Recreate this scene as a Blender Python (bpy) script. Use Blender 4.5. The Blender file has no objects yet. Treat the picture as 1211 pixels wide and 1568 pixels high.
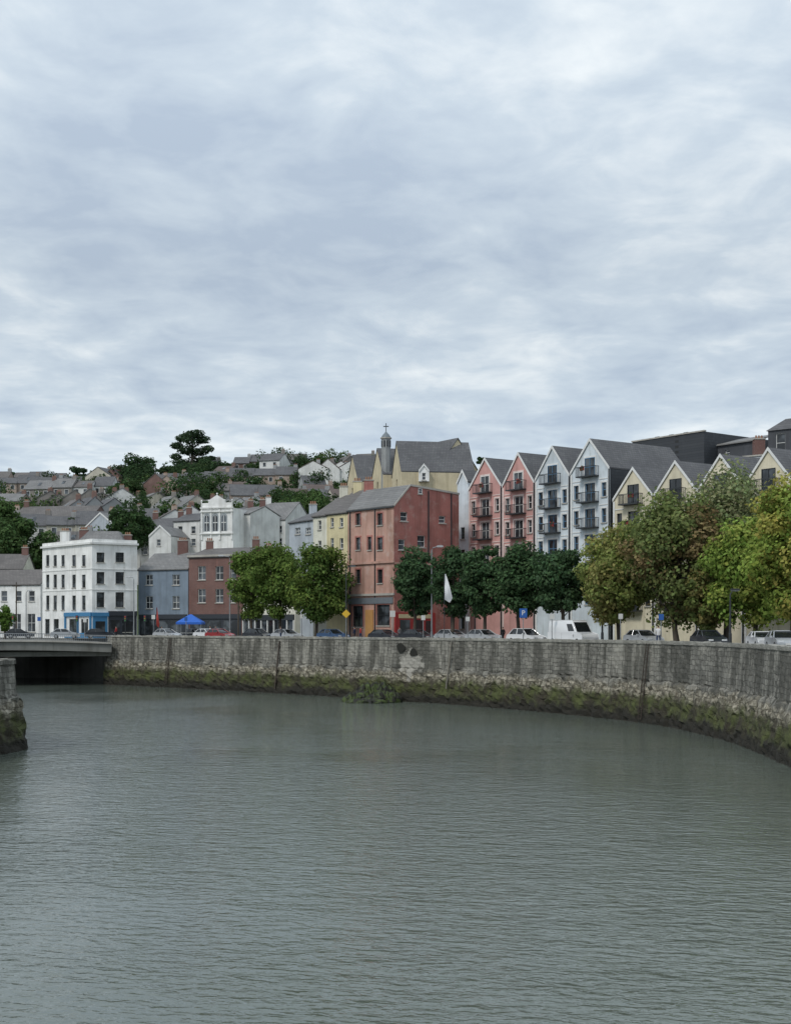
import bpy, math, random
import numpy as np
from mathutils import Vector, Matrix
random.seed(7)
F=2000.0; CX=605.5; HY=960.0; H=8.0      # survey constants: distances measured from the bridge viewpoint
QZ=6.25                                   # quay street level above low water
sc=bpy.context.scene
def SX(px,D): return (px-CX)/F*D
def SZ(py,D): return H+(HY-py)/F*D
def SP(px,D): return (SX(px,D),D)

# ---------------------------------------------------------------- materials
def newmat(name):
    m=bpy.data.materials.new(name); m.use_nodes=True
    nt=m.node_tree; b=nt.nodes['Principled BSDF']; return m,nt,b
def N(nt,t,**kw):
    n=nt.nodes.new(t)
    for k,v in kw.items():
        if k in n.inputs: n.inputs[k].default_value=v
        else: setattr(n,k,v)
    return n
def math_(nt,op,a,b=None,c=None,clamp=False):
    n=nt.nodes.new('ShaderNodeMath'); n.operation=op; n.use_clamp=clamp
    for i,v in enumerate((a,b,c)):
        if v is None: continue
        if hasattr(v,'links'): nt.links.new(v,n.inputs[i])
        else: n.inputs[i].default_value=v
    return n.outputs[0]
def mixc(nt,f,a,b,mode='MIX'):
    n=nt.nodes.new('ShaderNodeMix'); n.data_type='RGBA'; n.blend_type=mode
    for s,v in ((n.inputs[0],f),(n.inputs[6],a),(n.inputs[7],b)):
        if hasattr(v,'links'): nt.links.new(v,s)
        else: s.default_value=v if not isinstance(v,(tuple,list)) else (*v[:3],1)
    return n.outputs[2]
def ss(nt,v,a,b):
    n=nt.nodes.new('ShaderNodeMapRange'); n.interpolation_type='SMOOTHSTEP'
    nt.links.new(v,n.inputs[0]); n.inputs[1].default_value=a; n.inputs[2].default_value=b
    n.inputs[3].default_value=0; n.inputs[4].default_value=1
    return n.outputs[0]
def noise(nt,vec,scale,detail=4,rough=.55,dist=0,mapscale=None):
    if mapscale:
        mp=N(nt,'ShaderNodeMapping'); mp.inputs['Scale'].default_value=mapscale
        nt.links.new(vec,mp.inputs[0]); vec=mp.outputs[0]
    n=N(nt,'ShaderNodeTexNoise'); n.inputs['Scale'].default_value=scale; n.inputs['Detail'].default_value=detail
    n.inputs['Roughness'].default_value=rough; n.inputs['Distortion'].default_value=dist
    nt.links.new(vec,n.inputs['Vector']); return n.outputs['Fac']
_c={}
def render_mat(name,col,rough=.85,dirt=.42,fade=0):
    if name in _c: return _c[name]
    m,nt,b=newmat(name); tc=N(nt,'ShaderNodeTexCoord').outputs['Object']
    n1=noise(nt,tc,.45,4,.6); n2=noise(nt,tc,1.0,4,.6,0,(1.6,1.6,.12))
    d=math_(nt,'MULTIPLY',ss(nt,n2,.46,.74),dirt)
    c1=mixc(nt,ss(nt,n1,.3,.7),tuple(x*.84 for x in col),tuple(min(1,x*1.1) for x in col))
    c2=mixc(nt,d,c1,(col[0]*.5,col[1]*.48,col[2]*.44))
    if fade:
        n3=noise(nt,tc,.8,6,.7); c2=mixc(nt,math_(nt,'MULTIPLY',ss(nt,n3,.5,.68),fade),c2,(.52,.40,.35))
    nt.links.new(c2,b.inputs['Base Color']); b.inputs['Roughness'].default_value=rough
    _c[name]=m; return m
def tile_mat(name,c1,c2,mort,bw,rh,ms,rough=.75,var=.5):
    if name in _c: return _c[name]
    m,nt,b=newmat(name); tc=N(nt,'ShaderNodeTexCoord').outputs['Object']
    s=N(nt,'ShaderNodeSeparateXYZ'); nt.links.new(tc,s.inputs[0])
    u=math_(nt,'ADD',s.outputs[0],math_(nt,'MULTIPLY',s.outputs[1],.8))
    cb=N(nt,'ShaderNodeCombineXYZ'); nt.links.new(u,cb.inputs[0]); nt.links.new(s.outputs[2],cb.inputs[1])
    br=N(nt,'ShaderNodeTexBrick'); nt.links.new(cb.outputs[0],br.inputs['Vector'])
    br.inputs['Color1'].default_value=(*c1,1); br.inputs['Color2'].default_value=(*c2,1); br.inputs['Mortar'].default_value=(*mort,1)
    br.inputs['Scale'].default_value=1; br.inputs['Brick Width'].default_value=bw; br.inputs['Row Height'].default_value=rh; br.inputs['Mortar Size'].default_value=ms
    n1=noise(nt,tc,.35,5,.65)
    n2=noise(nt,tc,.9,4,.6,0,(1.5,1.5,.3))
    c=mixc(nt,math_(nt,'MULTIPLY',ss(nt,n1,.35,.7),var),br.outputs[0],tuple(x*.55 for x in c1))
    c=mixc(nt,math_(nt,'MULTIPLY',ss(nt,n2,.55,.75),var*.6),c,tuple(min(1,x*1.7) for x in c2))
    nt.links.new(c,b.inputs['Base Color']); b.inputs['Roughness'].default_value=rough
    _c[name]=m; return m
def plain(name,col,rough=.5,metal=0,var=.15,coat=0):
    if name in _c: return _c[name]
    m,nt,b=newmat(name); tc=N(nt,'ShaderNodeTexCoord').outputs['Object']
    n1=noise(nt,tc,2.5,3)
    nt.links.new(mixc(nt,n1,tuple(x*(1-var) for x in col),tuple(min(1,x*(1+var)) for x in col)),b.inputs['Base Color'])
    b.inputs['Roughness'].default_value=rough; b.inputs['Metallic'].default_value=metal
    b.inputs['Coat Weight'].default_value=coat
    _c[name]=m; return m
WHITE=lambda: render_mat('white_render',(.82,.82,.80))
slate=tile_mat('slate_roof',(.105,.105,.112),(.135,.135,.138),(.05,.05,.05),.5,.28,.02)
slate2=tile_mat('grey_slate_roof',(.19,.19,.188),(.23,.225,.22),(.10,.10,.10),.5,.28,.02)
slate3=tile_mat('brown_slate_roof',(.135,.125,.12),(.165,.152,.145),(.07,.065,.06),.5,.28,.02)
brick=tile_mat('red_brick',(.16,.062,.05),(.20,.085,.066),(.2,.17,.155),.25,.085,.012)
def glassmat(name,col,r):
    if name in _c: return _c[name]
    m,nt,b=newmat(name); tc=N(nt,'ShaderNodeTexCoord').outputs['Object']
    n1=noise(nt,tc,.6,2)
    nt.links.new(mixc(nt,ss(nt,n1,.45,.65),col,tuple(x*5 for x in col)),b.inputs['Base Color']); b.inputs['Roughness'].default_value=r
    _c[name]=m; return m
glass=glassmat('window_glass',(.02,.023,.026),.08)
white_fr=plain('white_window_frame',(.72,.72,.70),.5)
dark_fr=plain('dark_metal',(.03,.035,.04),.5)
grey_metal=plain('galvanised_metal',(.32,.33,.34),.45,.6)
stone=render_mat('stone_trim',(.42,.40,.36))
tyre=plain('tyre_rubber',(.02,.02,.02),.9)
carglass=plain('car_glass',(.015,.018,.02),.05)
pots=plain('chimney_pot_clay',(.30,.16,.10),.8)

# ---------------------------------------------------------------- mesh helpers
def link(o,parent=None):
    sc.collection.objects.link(o)
    if parent: o.parent=parent
    return o
def empty(name,loc=(0,0,0),rz=0):
    e=bpy.data.objects.new(name,None); e.empty_display_size=.5; e.location=loc; e.rotation_euler=(0,0,rz); return link(e)
def meshobj(name,v,f,mat,parent=None,smooth=False):
    me=bpy.data.meshes.new(name); me.from_pydata([tuple(map(float,p)) for p in v],[],f); me.update()
    if mat: me.materials.append(mat)
    if smooth: me.polygons.foreach_set('use_smooth',[True]*len(me.polygons))
    return link(bpy.data.objects.new(name,me),parent)
class G:
    def __init__(s,name,loc=(0,0,0),rz=0):
        s.name=name; s.p={}; s.loc=loc; s.rz=rz
    def add(s,part,mat,v,f):
        k=(part,mat.name); d=s.p.setdefault(k,([],[],mat)); o=len(d[0])
        d[0].extend(v); d[1].extend([tuple(i+o for i in q) for q in f])
    def poly(s,part,mat,v): s.add(part,mat,v,[tuple(range(len(v)))])
    def hexa(s,part,mat,v):   # v: 4 bottom, 4 top
        s.add(part,mat,v,[(3,2,1,0),(4,5,6,7),(0,1,5,4),(1,2,6,5),(2,3,7,6),(3,0,4,7)])
    def box(s,part,mat,x0,x1,y0,y1,z0,z1):
        s.hexa(part,mat,[(x0,y0,z0),(x1,y0,z0),(x1,y1,z0),(x0,y1,z0),(x0,y0,z1),(x1,y0,z1),(x1,y1,z1),(x0,y1,z1)])
    def slab(s,part,mat,q,th=.14):
        s.hexa(part,mat,[(p[0],p[1],p[2]-th) for p in q]+[tuple(p) for p in q])
    def tube(s,part,mat,pts,rs,n=8):
        v=[];f=[]
        for i,(p,r) in enumerate(zip(pts,rs)):
            p=Vector(p); a=Vector(pts[max(0,i-1)]); b=Vector(pts[min(len(pts)-1,i+1)])
            t=(b-a).normalized(); x=t.orthogonal().normalized() if abs(t.z)<.99 else Vector((1,0,0)); y=t.cross(x)
            for k in range(n):
                an=2*math.pi*k/n; v.append(tuple(p+r*(math.cos(an)*x+math.sin(an)*y)))
        for i in range(len(pts)-1):
            for k in range(n):
                f.append((i*n+k,i*n+(k+1)%n,(i+1)*n+(k+1)%n,(i+1)*n+k))
        f.append(tuple(range(n))); f.append(tuple((len(pts)-1)*n+k for k in range(n)))
        s.add(part,mat,v,f)
    def done(s):
        e=empty(s.name,s.loc,s.rz)
        for (part,_),(v,f,mat) in s.p.items():
            meshobj(part,v,f,mat,e)
        return e
class Wl:   # wall frame: A left, B right seen from outside
    def __init__(s,A,B):
        s.A=Vector(A); s.B=Vector(B); d=s.B-s.A; s.L=d.length; s.u=d/s.L; s.n=Vector((s.u.y,-s.u.x))
    def pt(s,u,z,d=0):
        q=s.A+s.u*u+s.n*d; return (q.x,q.y,z)
    def t(s,px):
        r=(px-CX)/F; d=s.u
        return (r*s.A.y-s.A.x)/(d.x-r*d.y)
    def z(s,px,py): return SZ(py,(s.A+s.u*s.t(px)).y)
    def rect(s,x0,y0,x1,y1):
        xm=(x0+x1)/2; return (s.t(x0),s.t(x1),s.z(xm,y1),s.z(xm,y0))
    def box(s,g,part,mat,u0,u1,z0,z1,d0,d1):
        g.hexa(part,mat,[s.pt(u0,z0,d1),s.pt(u1,z0,d1),s.pt(u1,z0,d0),s.pt(u0,z0,d0),s.pt(u0,z1,d1),s.pt(u1,z1,d1),s.pt(u1,z1,d0),s.pt(u0,z1,d0)])
    def sub(s,t0,t1): return Wl(s.A+s.u*t0,s.A+s.u*t1)
def facade(g,w,z0,z1,wins,wall,fr=None,gl=None,gable=None,rev=.2,sill=True,mull=True,surr=None):
    fr=fr or white_fr; gl=gl or glass
    ws=[x for x in wins if x[3]<=z1+.01 and x[0]>.02 and x[1]<w.L-.02]
    us=sorted({0,w.L}|{x[0] for x in ws}|{x[1] for x in ws}); vs=sorted({z0,z1}|{x[2] for x in ws}|{x[3] for x in ws})
    v=[];f=[]
    for i in range(len(us)-1):
        for j in range(len(vs)-1):
            um=(us[i]+us[i+1])/2; vm=(vs[j]+vs[j+1])/2
            if any(x[0]<um<x[1] and x[2]<vm<x[3] for x in ws): continue
            o=len(v); v+= [w.pt(us[i],vs[j]),w.pt(us[i+1],vs[j]),w.pt(us[i+1],vs[j+1]),w.pt(us[i],vs[j+1])]; f.append((o,o+1,o+2,o+3))
    g.add('walls',wall,v,f)
    if gable:
        g.poly('walls',wall,[w.pt(0,z1),w.pt(w.L,z1),w.pt(w.L/2,gable)])
    for x in wins:
        u0,u1,a,b=x[:4]
        if x in ws:
            for q in ([(u0,a),(u0,b)],[(u1,b),(u1,a)],[(u0,b),(u1,b)],[(u1,a),(u0,a)]):
                (p,r),(p2,r2)=q; g.poly('window_reveals',wall,[w.pt(p,r),w.pt(p2,r2),w.pt(p2,r2,-rev),w.pt(p,r,-rev)])
            d=-rev
        else: d=.01
        g.poly('window_panes',gl,[w.pt(u0,a,d),w.pt(u1,a,d),w.pt(u1,b,d),w.pt(u0,b,d)])
        t=.07
        w.box(g,'window_frames',fr,u0,u0+t,a,b,d+.005,d+.06); w.box(g,'window_frames',fr,u1-t,u1,a,b,d+.005,d+.06)
        w.box(g,'window_frames',fr,u0+t,u1-t,b-t,b,d+.005,d+.06); w.box(g,'window_frames',fr,u0+t,u1-t,a,a+t,d+.005,d+.06)
        if mull:
            w.box(g,'window_frames',fr,u0+t,u1-t,(a+b)/2-.03,(a+b)/2+.03,d+.006,d+.05)
            if u1-u0>1.3: w.box(g,'window_frames',fr,(u0+u1)/2-.03,(u0+u1)/2+.03,a+t,b-t,d+.007,d+.055)
        if surr:
            w.box(g,'window_surrounds',surr,u0-.16,u0-.002,a,b,.003,.05); w.box(g,'window_surrounds',surr,u1+.002,u1+.16,a,b,.003,.05); w.box(g,'window_surrounds',surr,u0-.16,u1+.16,b+.002,b+.2,.003,.055)
        if sill: w.box(g,'window_sills',stone,u0-.08,u1+.08,a-.13,a-.003,.002,.12)
def chimney(g,x,y,z0,z1,w=.9,d=.6,mat=None,n=2):
    mat=mat or brick
    g.box('chimneys',mat,x-w/2,x+w/2,y-d/2,y+d/2,z0,z1); g.box('chimneys',stone,x-w/2-.07,x+w/2+.07,y-d/2-.07,y+d/2+.07,z1+.002,z1+.14)
    for i in range(n):
        xx=x+(i-(n-1)/2)*w/max(n,1)*.8
        g.tube('chimney_pots',pots,[(xx,y,z1+.1),(xx,y,z1+.55)],[.13,.1],6)
def gabled(g,w,depth,z0,ze,za,wall,roof,wins=(),side=None,fr=None,barge=True,gl=None,surr=None):
    side=side or wall
    facade(g,w,z0,ze,list(wins),wall,fr,gl,gable=za,surr=surr)
    L=w.L
    g.poly('side_walls',side,[w.pt(L,z0),w.pt(L,z0,-depth),w.pt(L,ze,-depth),w.pt(L,ze)])
    g.poly('side_walls',side,[w.pt(0,z0,-depth),w.pt(0,z0),w.pt(0,ze),w.pt(0,ze,-depth)])
    g.poly('side_walls',side,[w.pt(L,z0,-depth),w.pt(0,z0,-depth),w.pt(0,ze,-depth),w.pt(L/2,za,-depth),w.pt(L,ze,-depth)])
    th=.16; up=.05
    g.slab('roof',roof,[w.pt(0,ze+th+up,.1),w.pt(L/2,za+th+up,.1),w.pt(L/2,za+th+up,-depth-.1),w.pt(0,ze+th+up,-depth-.1)],th)
    g.slab('roof',roof,[w.pt(L/2,za+th+up,.1),w.pt(L,ze+th+up,.1),w.pt(L,ze+th+up,-depth-.1),w.pt(L/2,za+th+up,-depth-.1)],th)
    if barge:
        for (a,za_,b,zb) in ((0,ze,L/2,za),(L/2,za,L,ze)):
            g.hexa('barge_boards',white_fr,[w.pt(a,za_-.12,.16),w.pt(b,zb-.12,.16),w.pt(b,zb-.12,.11),w.pt(a,za_-.12,.11),w.pt(a,za_+.24,.16),w.pt(b,zb+.24,.16),w.pt(b,zb+.24,.11),w.pt(a,za_+.24,.11)])
def balcony(g,w,u0,u1,z,d=1.0,mat=None):
    mat=mat or dark_fr
    w.box(g,'balconies',mat,u0,u1,z-.14,z,.003,d)
    for dd in (d-.05,):
        w.box(g,'balconies',mat,u0,u1,z+1.0,z+1.07,dd,dd+.05)
        n=int((u1-u0)/.22)
        for i in range(n+1):
            u=u0+(u1-u0-.035)*i/n; w.box(g,'balconies',mat,u,u+.035,z,z+1.0,dd+.005,dd+.04)
    for uu in (u0,u1-.05):
        w.box(g,'balconies',mat,uu,uu+.05,z+1.0,z+1.07,.003,d-.05)
        for i in range(4): w.box(g,'balconies',mat,uu+.005,uu+.04,z,z+1.0,.1+i*.22,.135+i*.22)

# ---------------------------------------------------------------- quay wall path
def catmull(P,step):
    P=[Vector(p) for p in P]; out=[]
    Q=[P[0]*2-P[1]]+P+[P[-1]*2-P[-2]]
    for i in range(1,len(Q)-2):
        a,b,c,d=Q[i-1:i+3]; n=max(2,int((c-b).length/step))
        for k in range(n):
            t=k/n; out.append(.5*((2*b)+(c-a)*t+(2*a-5*b+4*c-d)*t*t+(3*b-a-3*c+d)*t**3))
    out.append(P[-1]); return out
QP=[(-40.1,182),(-30.9,174),(-13.9,158),(-6.4,149.8),(0,142),(5.7,135.8),(14.4,123),(21.0,109.6),(23.3,99),(24.0,88),(23.4,77),(22.8,62),(22,45),(22,20),(22,-60)]
path=catmull(QP,.5)
def path_normals(pts):
    ns=[]
    for i in range(len(pts)):
        t=(pts[min(i+1,len(pts)-1)]-pts[max(i-1,0)]).normalized(); ns.append(Vector((t.y,-t.x)))
    return ns
pn=path_normals(path)
arc=[0]
for i in range(1,len(path)): arc.append(arc[-1]+(path[i]-path[i-1]).length)
def at_px(px):
    best=min(range(len(path)),key=lambda i:abs(CX+F*path[i].x/max(path[i].y,1)-px) if path[i].y>70 else 1e9); return best
def qmat():
    m,nt,b=newmat('quay_limestone')
    uv=N(nt,'ShaderNodeUVMap').outputs[0]
    wn=N(nt,'ShaderNodeTexNoise'); wn.inputs['Scale'].default_value=1.1; wn.inputs['Detail'].default_value=4; wn.inputs['Roughness'].default_value=.65; nt.links.new(uv,wn.inputs['Vector'])
    vm=N(nt,'ShaderNodeVectorMath'); vm.operation='MULTIPLY_ADD'; nt.links.new(wn.outputs['Color'],vm.inputs[0]); vm.inputs[1].default_value=(1.1,.5,0); nt.links.new(uv,vm.inputs[2])
    br=N(nt,'ShaderNodeTexBrick'); nt.links.new(vm.outputs[0],br.inputs['Vector']); br.inputs['Scale'].default_value=1
    br.inputs['Brick Width'].default_value=.85; br.inputs['Row Height'].default_value=.38; br.inputs['Mortar Size'].default_value=.028; br.inputs['Mortar Smooth'].default_value=.6; br.inputs['Bias'].default_value=-.1
    br.inputs['Color1'].default_value=(.165,.16,.14,1); br.inputs['Color2'].default_value=(.27,.26,.225,1); br.inputs['Mortar'].default_value=(.095,.09,.075,1)
    sp=N(nt,'ShaderNodeSeparateXYZ'); nt.links.new(uv,sp.inputs[0]); U,V=sp.outputs[0],sp.outputs[1]
    st=noise(nt,uv,1.0,5,.65,0,(.6,.10,1)); st2=noise(nt,uv,1.0,4,.6,0,(3.0,.2,1)); bl=noise(nt,uv,.13,5,.65); fine=noise(nt,uv,2.2,6,.7)
    up=mixc(nt,math_(nt,'MULTIPLY',ss(nt,bl,.46,.62),.7),br.outputs[0],(.36,.345,.295))
    up=mixc(nt,math_(nt,'MULTIPLY',ss(nt,fine,.52,.70),.4),up,(.38,.36,.31))
    up=mixc(nt,math_(nt,'MULTIPLY',ss(nt,st,.44,.58),.75),up,(.055,.053,.043))
    up=mixc(nt,math_(nt,'MULTIPLY',ss(nt,st2,.50,.64),.6),up,(.045,.045,.034))
    zz=math_(nt,'ADD',V,math_(nt,'MULTIPLY',math_(nt,'SUBTRACT',noise(nt,uv,.5,6,.7),.5),2.4))
    pale=mixc(nt,ss(nt,fine,.38,.66),(.085,.072,.045),(.46,.42,.33))
    pale=mixc(nt,math_(nt,'MULTIPLY',br.outputs[1],.7),pale,(.07,.06,.038))
    c=mixc(nt,math_(nt,'MULTIPLY',math_(nt,'SUBTRACT',1,ss(nt,zz,2.9,3.5)),.85),up,pale)
    alg=mixc(nt,ss(nt,noise(nt,uv,.55,6,.7),.38,.62),(.034,.028,.016),(.070,.085,.02))
    c=mixc(nt,math_(nt,'MULTIPLY',math_(nt,'SUBTRACT',1,ss(nt,zz,1.9,2.8)),.97),c,alg)
    c=mixc(nt,math_(nt,'SUBTRACT',1,ss(nt,zz,.5,1.3)),c,(.018,.016,.010))
    u0=arc[at_px(632)]
    du=math_(nt,'ABSOLUTE',math_(nt,'SUBTRACT',U,u0)); dz=math_(nt,'ABSOLUTE',math_(nt,'SUBTRACT',V,4.1))
    dd=math_(nt,'ADD',math_(nt,'MULTIPLY',du,.42),math_(nt,'MULTIPLY',dz,.5)); dd=math_(nt,'ADD',dd,math_(nt,'MULTIPLY',math_(nt,'SUBTRACT',noise(nt,uv,1.1,5,.65),.5),2.2))
    c=mixc(nt,math_(nt,'MULTIPLY',math_(nt,'SUBTRACT',1,ss(nt,dd,.65,.95)),.75),c,(.44,.42,.37))
    c=mixc(nt,math_(nt,'MULTIPLY',ss(nt,V,6.45,6.6),.55),c,(.37,.36,.32))
    nt.links.new(c,b.inputs['Base Color']); b.inputs['Roughness'].default_value=.9
    bh=math_(nt,'ADD',math_(nt,'MULTIPLY',br.outputs[1],-.5),fine)
    bp=N(nt,'ShaderNodeBump',Strength=.9,Distance=.14); nt.links.new(bh,bp.inputs['Height']); nt.links.new(bp.outputs[0],b.inputs['Normal'])
    return m
quaym=qmat()
def quay_wall(name,pts,ns,top,arc,seed=1):
    rnd=np.random.RandomState(seed)
    prof=[(top-.0,-.55),(top,.10),(top-.28,.10),(top-.3,0.0)]
    z=top-.6
    while z>3.6: prof.append((z,.02+(top-z)*.045)); z-=.32
    prof.append((3.5,.16)); prof.append((3.42,.36))
    z=3.1
    while z>-1.2: prof.append((z,.40+(3.4-z)*.13)); z-=.3
    prof=[(top-1.5,-.55)]+prof
    v=[];uvs=[];nr=len(prof)
    for i,(p,n) in enumerate(zip(pts,ns)):
        for j,(zz,off) in enumerate(prof):
            a=0 if j<2 else (.03 if j<5 else (.045 if zz>3.5 else .15))
            q=p+n*(off+rnd.uniform(-a,a)); v.append((q.x,q.y,zz+(rnd.uniform(-.05,.05) if 1<=j<=2 else (rnd.uniform(-a,a)*.8 if j>4 else 0))))
            uvs.append((arc[i],zz))
    f=[]
    for i in range(len(pts)-1):
        for j in range(nr-1): f.append((i*nr+j,i*nr+j+1,(i+1)*nr+j+1,(i+1)*nr+j))
    f.append(tuple(range(nr))); f.append(tuple((len(pts)-1)*nr+j for j in range(nr)))
    o=meshobj(name,v,f,quaym); l=o.data.uv_layers.new(name='UVMap')
    idx=np.empty(len(o.data.loops),dtype=np.int32); o.data.loops.foreach_get('vertex_index',idx)
    l.data.foreach_set('uv',np.array(uvs)[idx].ravel().astype(np.float32))
    return o
quay_wall('stone_quay_wall',path,pn,6.84,arc)
lp=catmull([(-29,-60),(-28,40),(-27,70),(-25.4,82),(-25.1,86),(-27.5,90),(-36,106),(-62,168),(-63,206)],.6)
ln=[Vector((n.x,n.y)) for n in path_normals(lp)]
la=[0]
for i in range(1,len(lp)): la.append(la[-1]+(lp[i]-lp[i-1]).length)
quay_wall('stone_river_wall',lp,ln,5.85,la,5)

# ---------------------------------------------------------------- ground, road, water
def ground_mat():
    m,nt,b=newmat('urban_ground'); tc=N(nt,'ShaderNodeTexCoord').outputs['Object']
    nt.links.new(mixc(nt,ss(nt,noise(nt,tc,.02,6),.4,.6),(.14,.14,.13),(.07,.10,.04)),b.inputs['Base Color']); b.inputs['Roughness'].default_value=.95; return m
gm=ground_mat()
inner=[path[i]+pn[i]*(-.3) for i in range(0,len(path),4)]
gv=[(-42,206,QZ-.05)]+[(p.x,p.y,QZ-.05) for p in inner]+[(22.3,-300,QZ-.05),(4500,-300,QZ-.05),(4500,6000,QZ-.05),(-4500,6000,QZ-.05),(-4500,206,QZ-.05)]
meshobj('ground',gv,[tuple(range(len(gv)))],gm)
lb=[(p.x,p.y,5.3) for p in [lp[i]+ln[i]*(-.3) for i in range(0,len(lp),4)]]
gv=[(-29.3,-300,5.3)]+lb+[(-63.5,205.9,5.3),(-4500,205.9,5.3),(-4500,-300,5.3)]
meshobj('river_bank_ground',gv,[tuple(range(len(gv)))],gm)
asph=plain('asphalt',(.055,.055,.056),.95); pave=tile_mat('paving',(.25,.24,.23),(.29,.28,.27),(.15,.15,.14),.6,.6,.02)
def strip(name,a,b,z,mat,kerb=0,i0=0,i1=None):
    idx=range(i0,i1 or len(path),4); v=[];f=[]
    for i in idx:
        for o in (a,b):
            q=path[i]-pn[i]*o; v.append((q.x,q.y,z))
    n=len(v)//2
    for i in range(n-1): f.append((2*i,2*i+1,2*i+3,2*i+2))
    if kerb:
        m=len(v); v+=[(x,y,z-kerb) for x,y,_ in v[:m]]
        for i in range(n-1):
            for s in (0,1): f.append((2*i+s,2*i+2+s,m+2*i+2+s,m+2*i+s))
    return meshobj(name,v,f,mat)
strip('quay_road',3.4,12.6,QZ-.02,asph)
strip('riverside_pavement',.5,3.4,QZ+.10,pave,.14); strip('shopfront_pavement',12.6,16,QZ+.10,pave,.14)
wl=plain('road_paint',(.75,.75,.72),.7)
strip('road_edge_line',3.75,3.87,QZ-.014,plain('yellow_road_paint',(.7,.5,.05),.7)); 
v=[];f=[]
for i in range(0,len(path)-8,12):
    o=len(v)
    for k,oo in ((i,7.9),(i,8.02),(i+5,8.02),(i+5,7.9)):
        q=path[k]-pn[k]*oo; v.append((q.x,q.y,QZ-.014))
    f.append((o,o+1,o+2,o+3))
meshobj('road_lane_markings',v,f,wl)
def water_mat():
    m,nt,b=newmat('river_water'); tc=N(nt,'ShaderNodeTexCoord').outputs['Object']
    big=noise(nt,tc,.05,3,.5,0,(1,.6,1))
    nt.links.new(mixc(nt,big,(.098,.118,.098),(.125,.148,.126)),b.inputs['Base Color'])
    b.inputs['Roughness'].default_value=.035; b.inputs['IOR'].default_value=1.55
    mp=N(nt,'ShaderNodeMapping'); mp.inputs['Rotation'].default_value=(0,0,.22); nt.links.new(tc,mp.inputs[0]); tv=mp.outputs[0]
    a0=noise(nt,tv,1.0,2,.5,.4,(.55,1.15,1)); a=noise(nt,tv,1.0,2,.5,.6,(1.5,3.0,1)); c=noise(nt,tv,1.0,2,.5,.8,(4.0,7.5,1)); d=noise(nt,tv,.2,2,.5,0,(1,1.6,1))
    calm=ss(nt,noise(nt,tc,.04,3,.5,.3,(1,.7,1)),.36,.6)
    h=math_(nt,'ADD',math_(nt,'MULTIPLY',a,.55),math_(nt,'MULTIPLY',c,.15)); h=math_(nt,'ADD',h,math_(nt,'MULTIPLY',a0,.45)); h=math_(nt,'MULTIPLY',h,math_(nt,'ADD',.32,math_(nt,'MULTIPLY',calm,.78)))
    h=math_(nt,'ADD',h,math_(nt,'MULTIPLY',d,.25))
    bp=N(nt,'ShaderNodeBump',Strength=1.0,Distance=.165); nt.links.new(h,bp.inputs['Height']); nt.links.new(bp.outputs[0],b.inputs['Normal'])
    return m
meshobj('river_water',[(-66,-300,0),(27,-300,0),(27,212,0),(-66,212,0)],[(0,1,2,3)],water_mat())

# ---------------------------------------------------------------- bridge
g=G('road_bridge'); conc=render_mat('bridge_concrete',(.20,.20,.185),.9,.6)
w=Wl((-66,171),(-39,179.5)); L=w.L; n=18
for i in range(n):
    a,b=L*i/n,L*(i+1)/n; arch=lambda u:.35*math.sin(math.pi*u/L)
    z=lambda u:5.75+arch(u)
    g.hexa('deck',conc,[w.pt(a,z(a)-1.25,0),w.pt(b,z(b)-1.25,0),w.pt(b,z(b)-1.25,-30),w.pt(a,z(a)-1.25,-30),w.pt(a,z(a),0),w.pt(b,z(b),0),w.pt(b,z(b),-30),w.pt(a,z(a),-30)])
    g.hexa('string_course',stone,[w.pt(a,z(a)-.1,.25),w.pt(b,z(b)-.1,.25),w.pt(b,z(b)-.1,.003),w.pt(a,z(a)-.1,.003),w.pt(a,z(a)+.12,.25),w.pt(b,z(b)+.12,.25),w.pt(b,z(b)+.12,.003),w.pt(a,z(a)+.12,.003)])
    g.hexa('handrail',grey_metal,[w.pt(a,z(a)+.95,-.05),w.pt(b,z(b)+.95,-.05),w.pt(b,z(b)+.95,-.15),w.pt(a,z(a)+.95,-.15),w.pt(a,z(a)+1.05,-.05),w.pt(b,z(b)+1.05,-.05),w.pt(b,z(b)+1.05,-.15),w.pt(a,z(a)+1.05,-.15)])
    for k in range(6):
        u=a+(b-a)*k/6; w.box(g,'balusters',grey_metal,u,u+.05,z(u),z(u)+.95,-.12,-.07)
w.box(g,'pier',conc,11.5,13,-1.5,4.9,-28,-1.2)
for k in range(7): w.box(g,'girders',conc,0,L,3.95,4.55,-2-k*4,-1.4-k*4)
g.poly('abutment_and_closing_wall',conc,[(-66,205.5,-1),(-38,205.5,-1),(-38,205.5,6.15),(-66,205.5,6.15)])  # back wall added to close the channel and keep the underside dark
g.poly('abutment_and_closing_wall',conc,[(-40.2,181.5,-1),(-40.2,205.5,-1),(-40.2,205.5,6.15),(-40.2,181.5,6.15)])
g.done()

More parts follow.
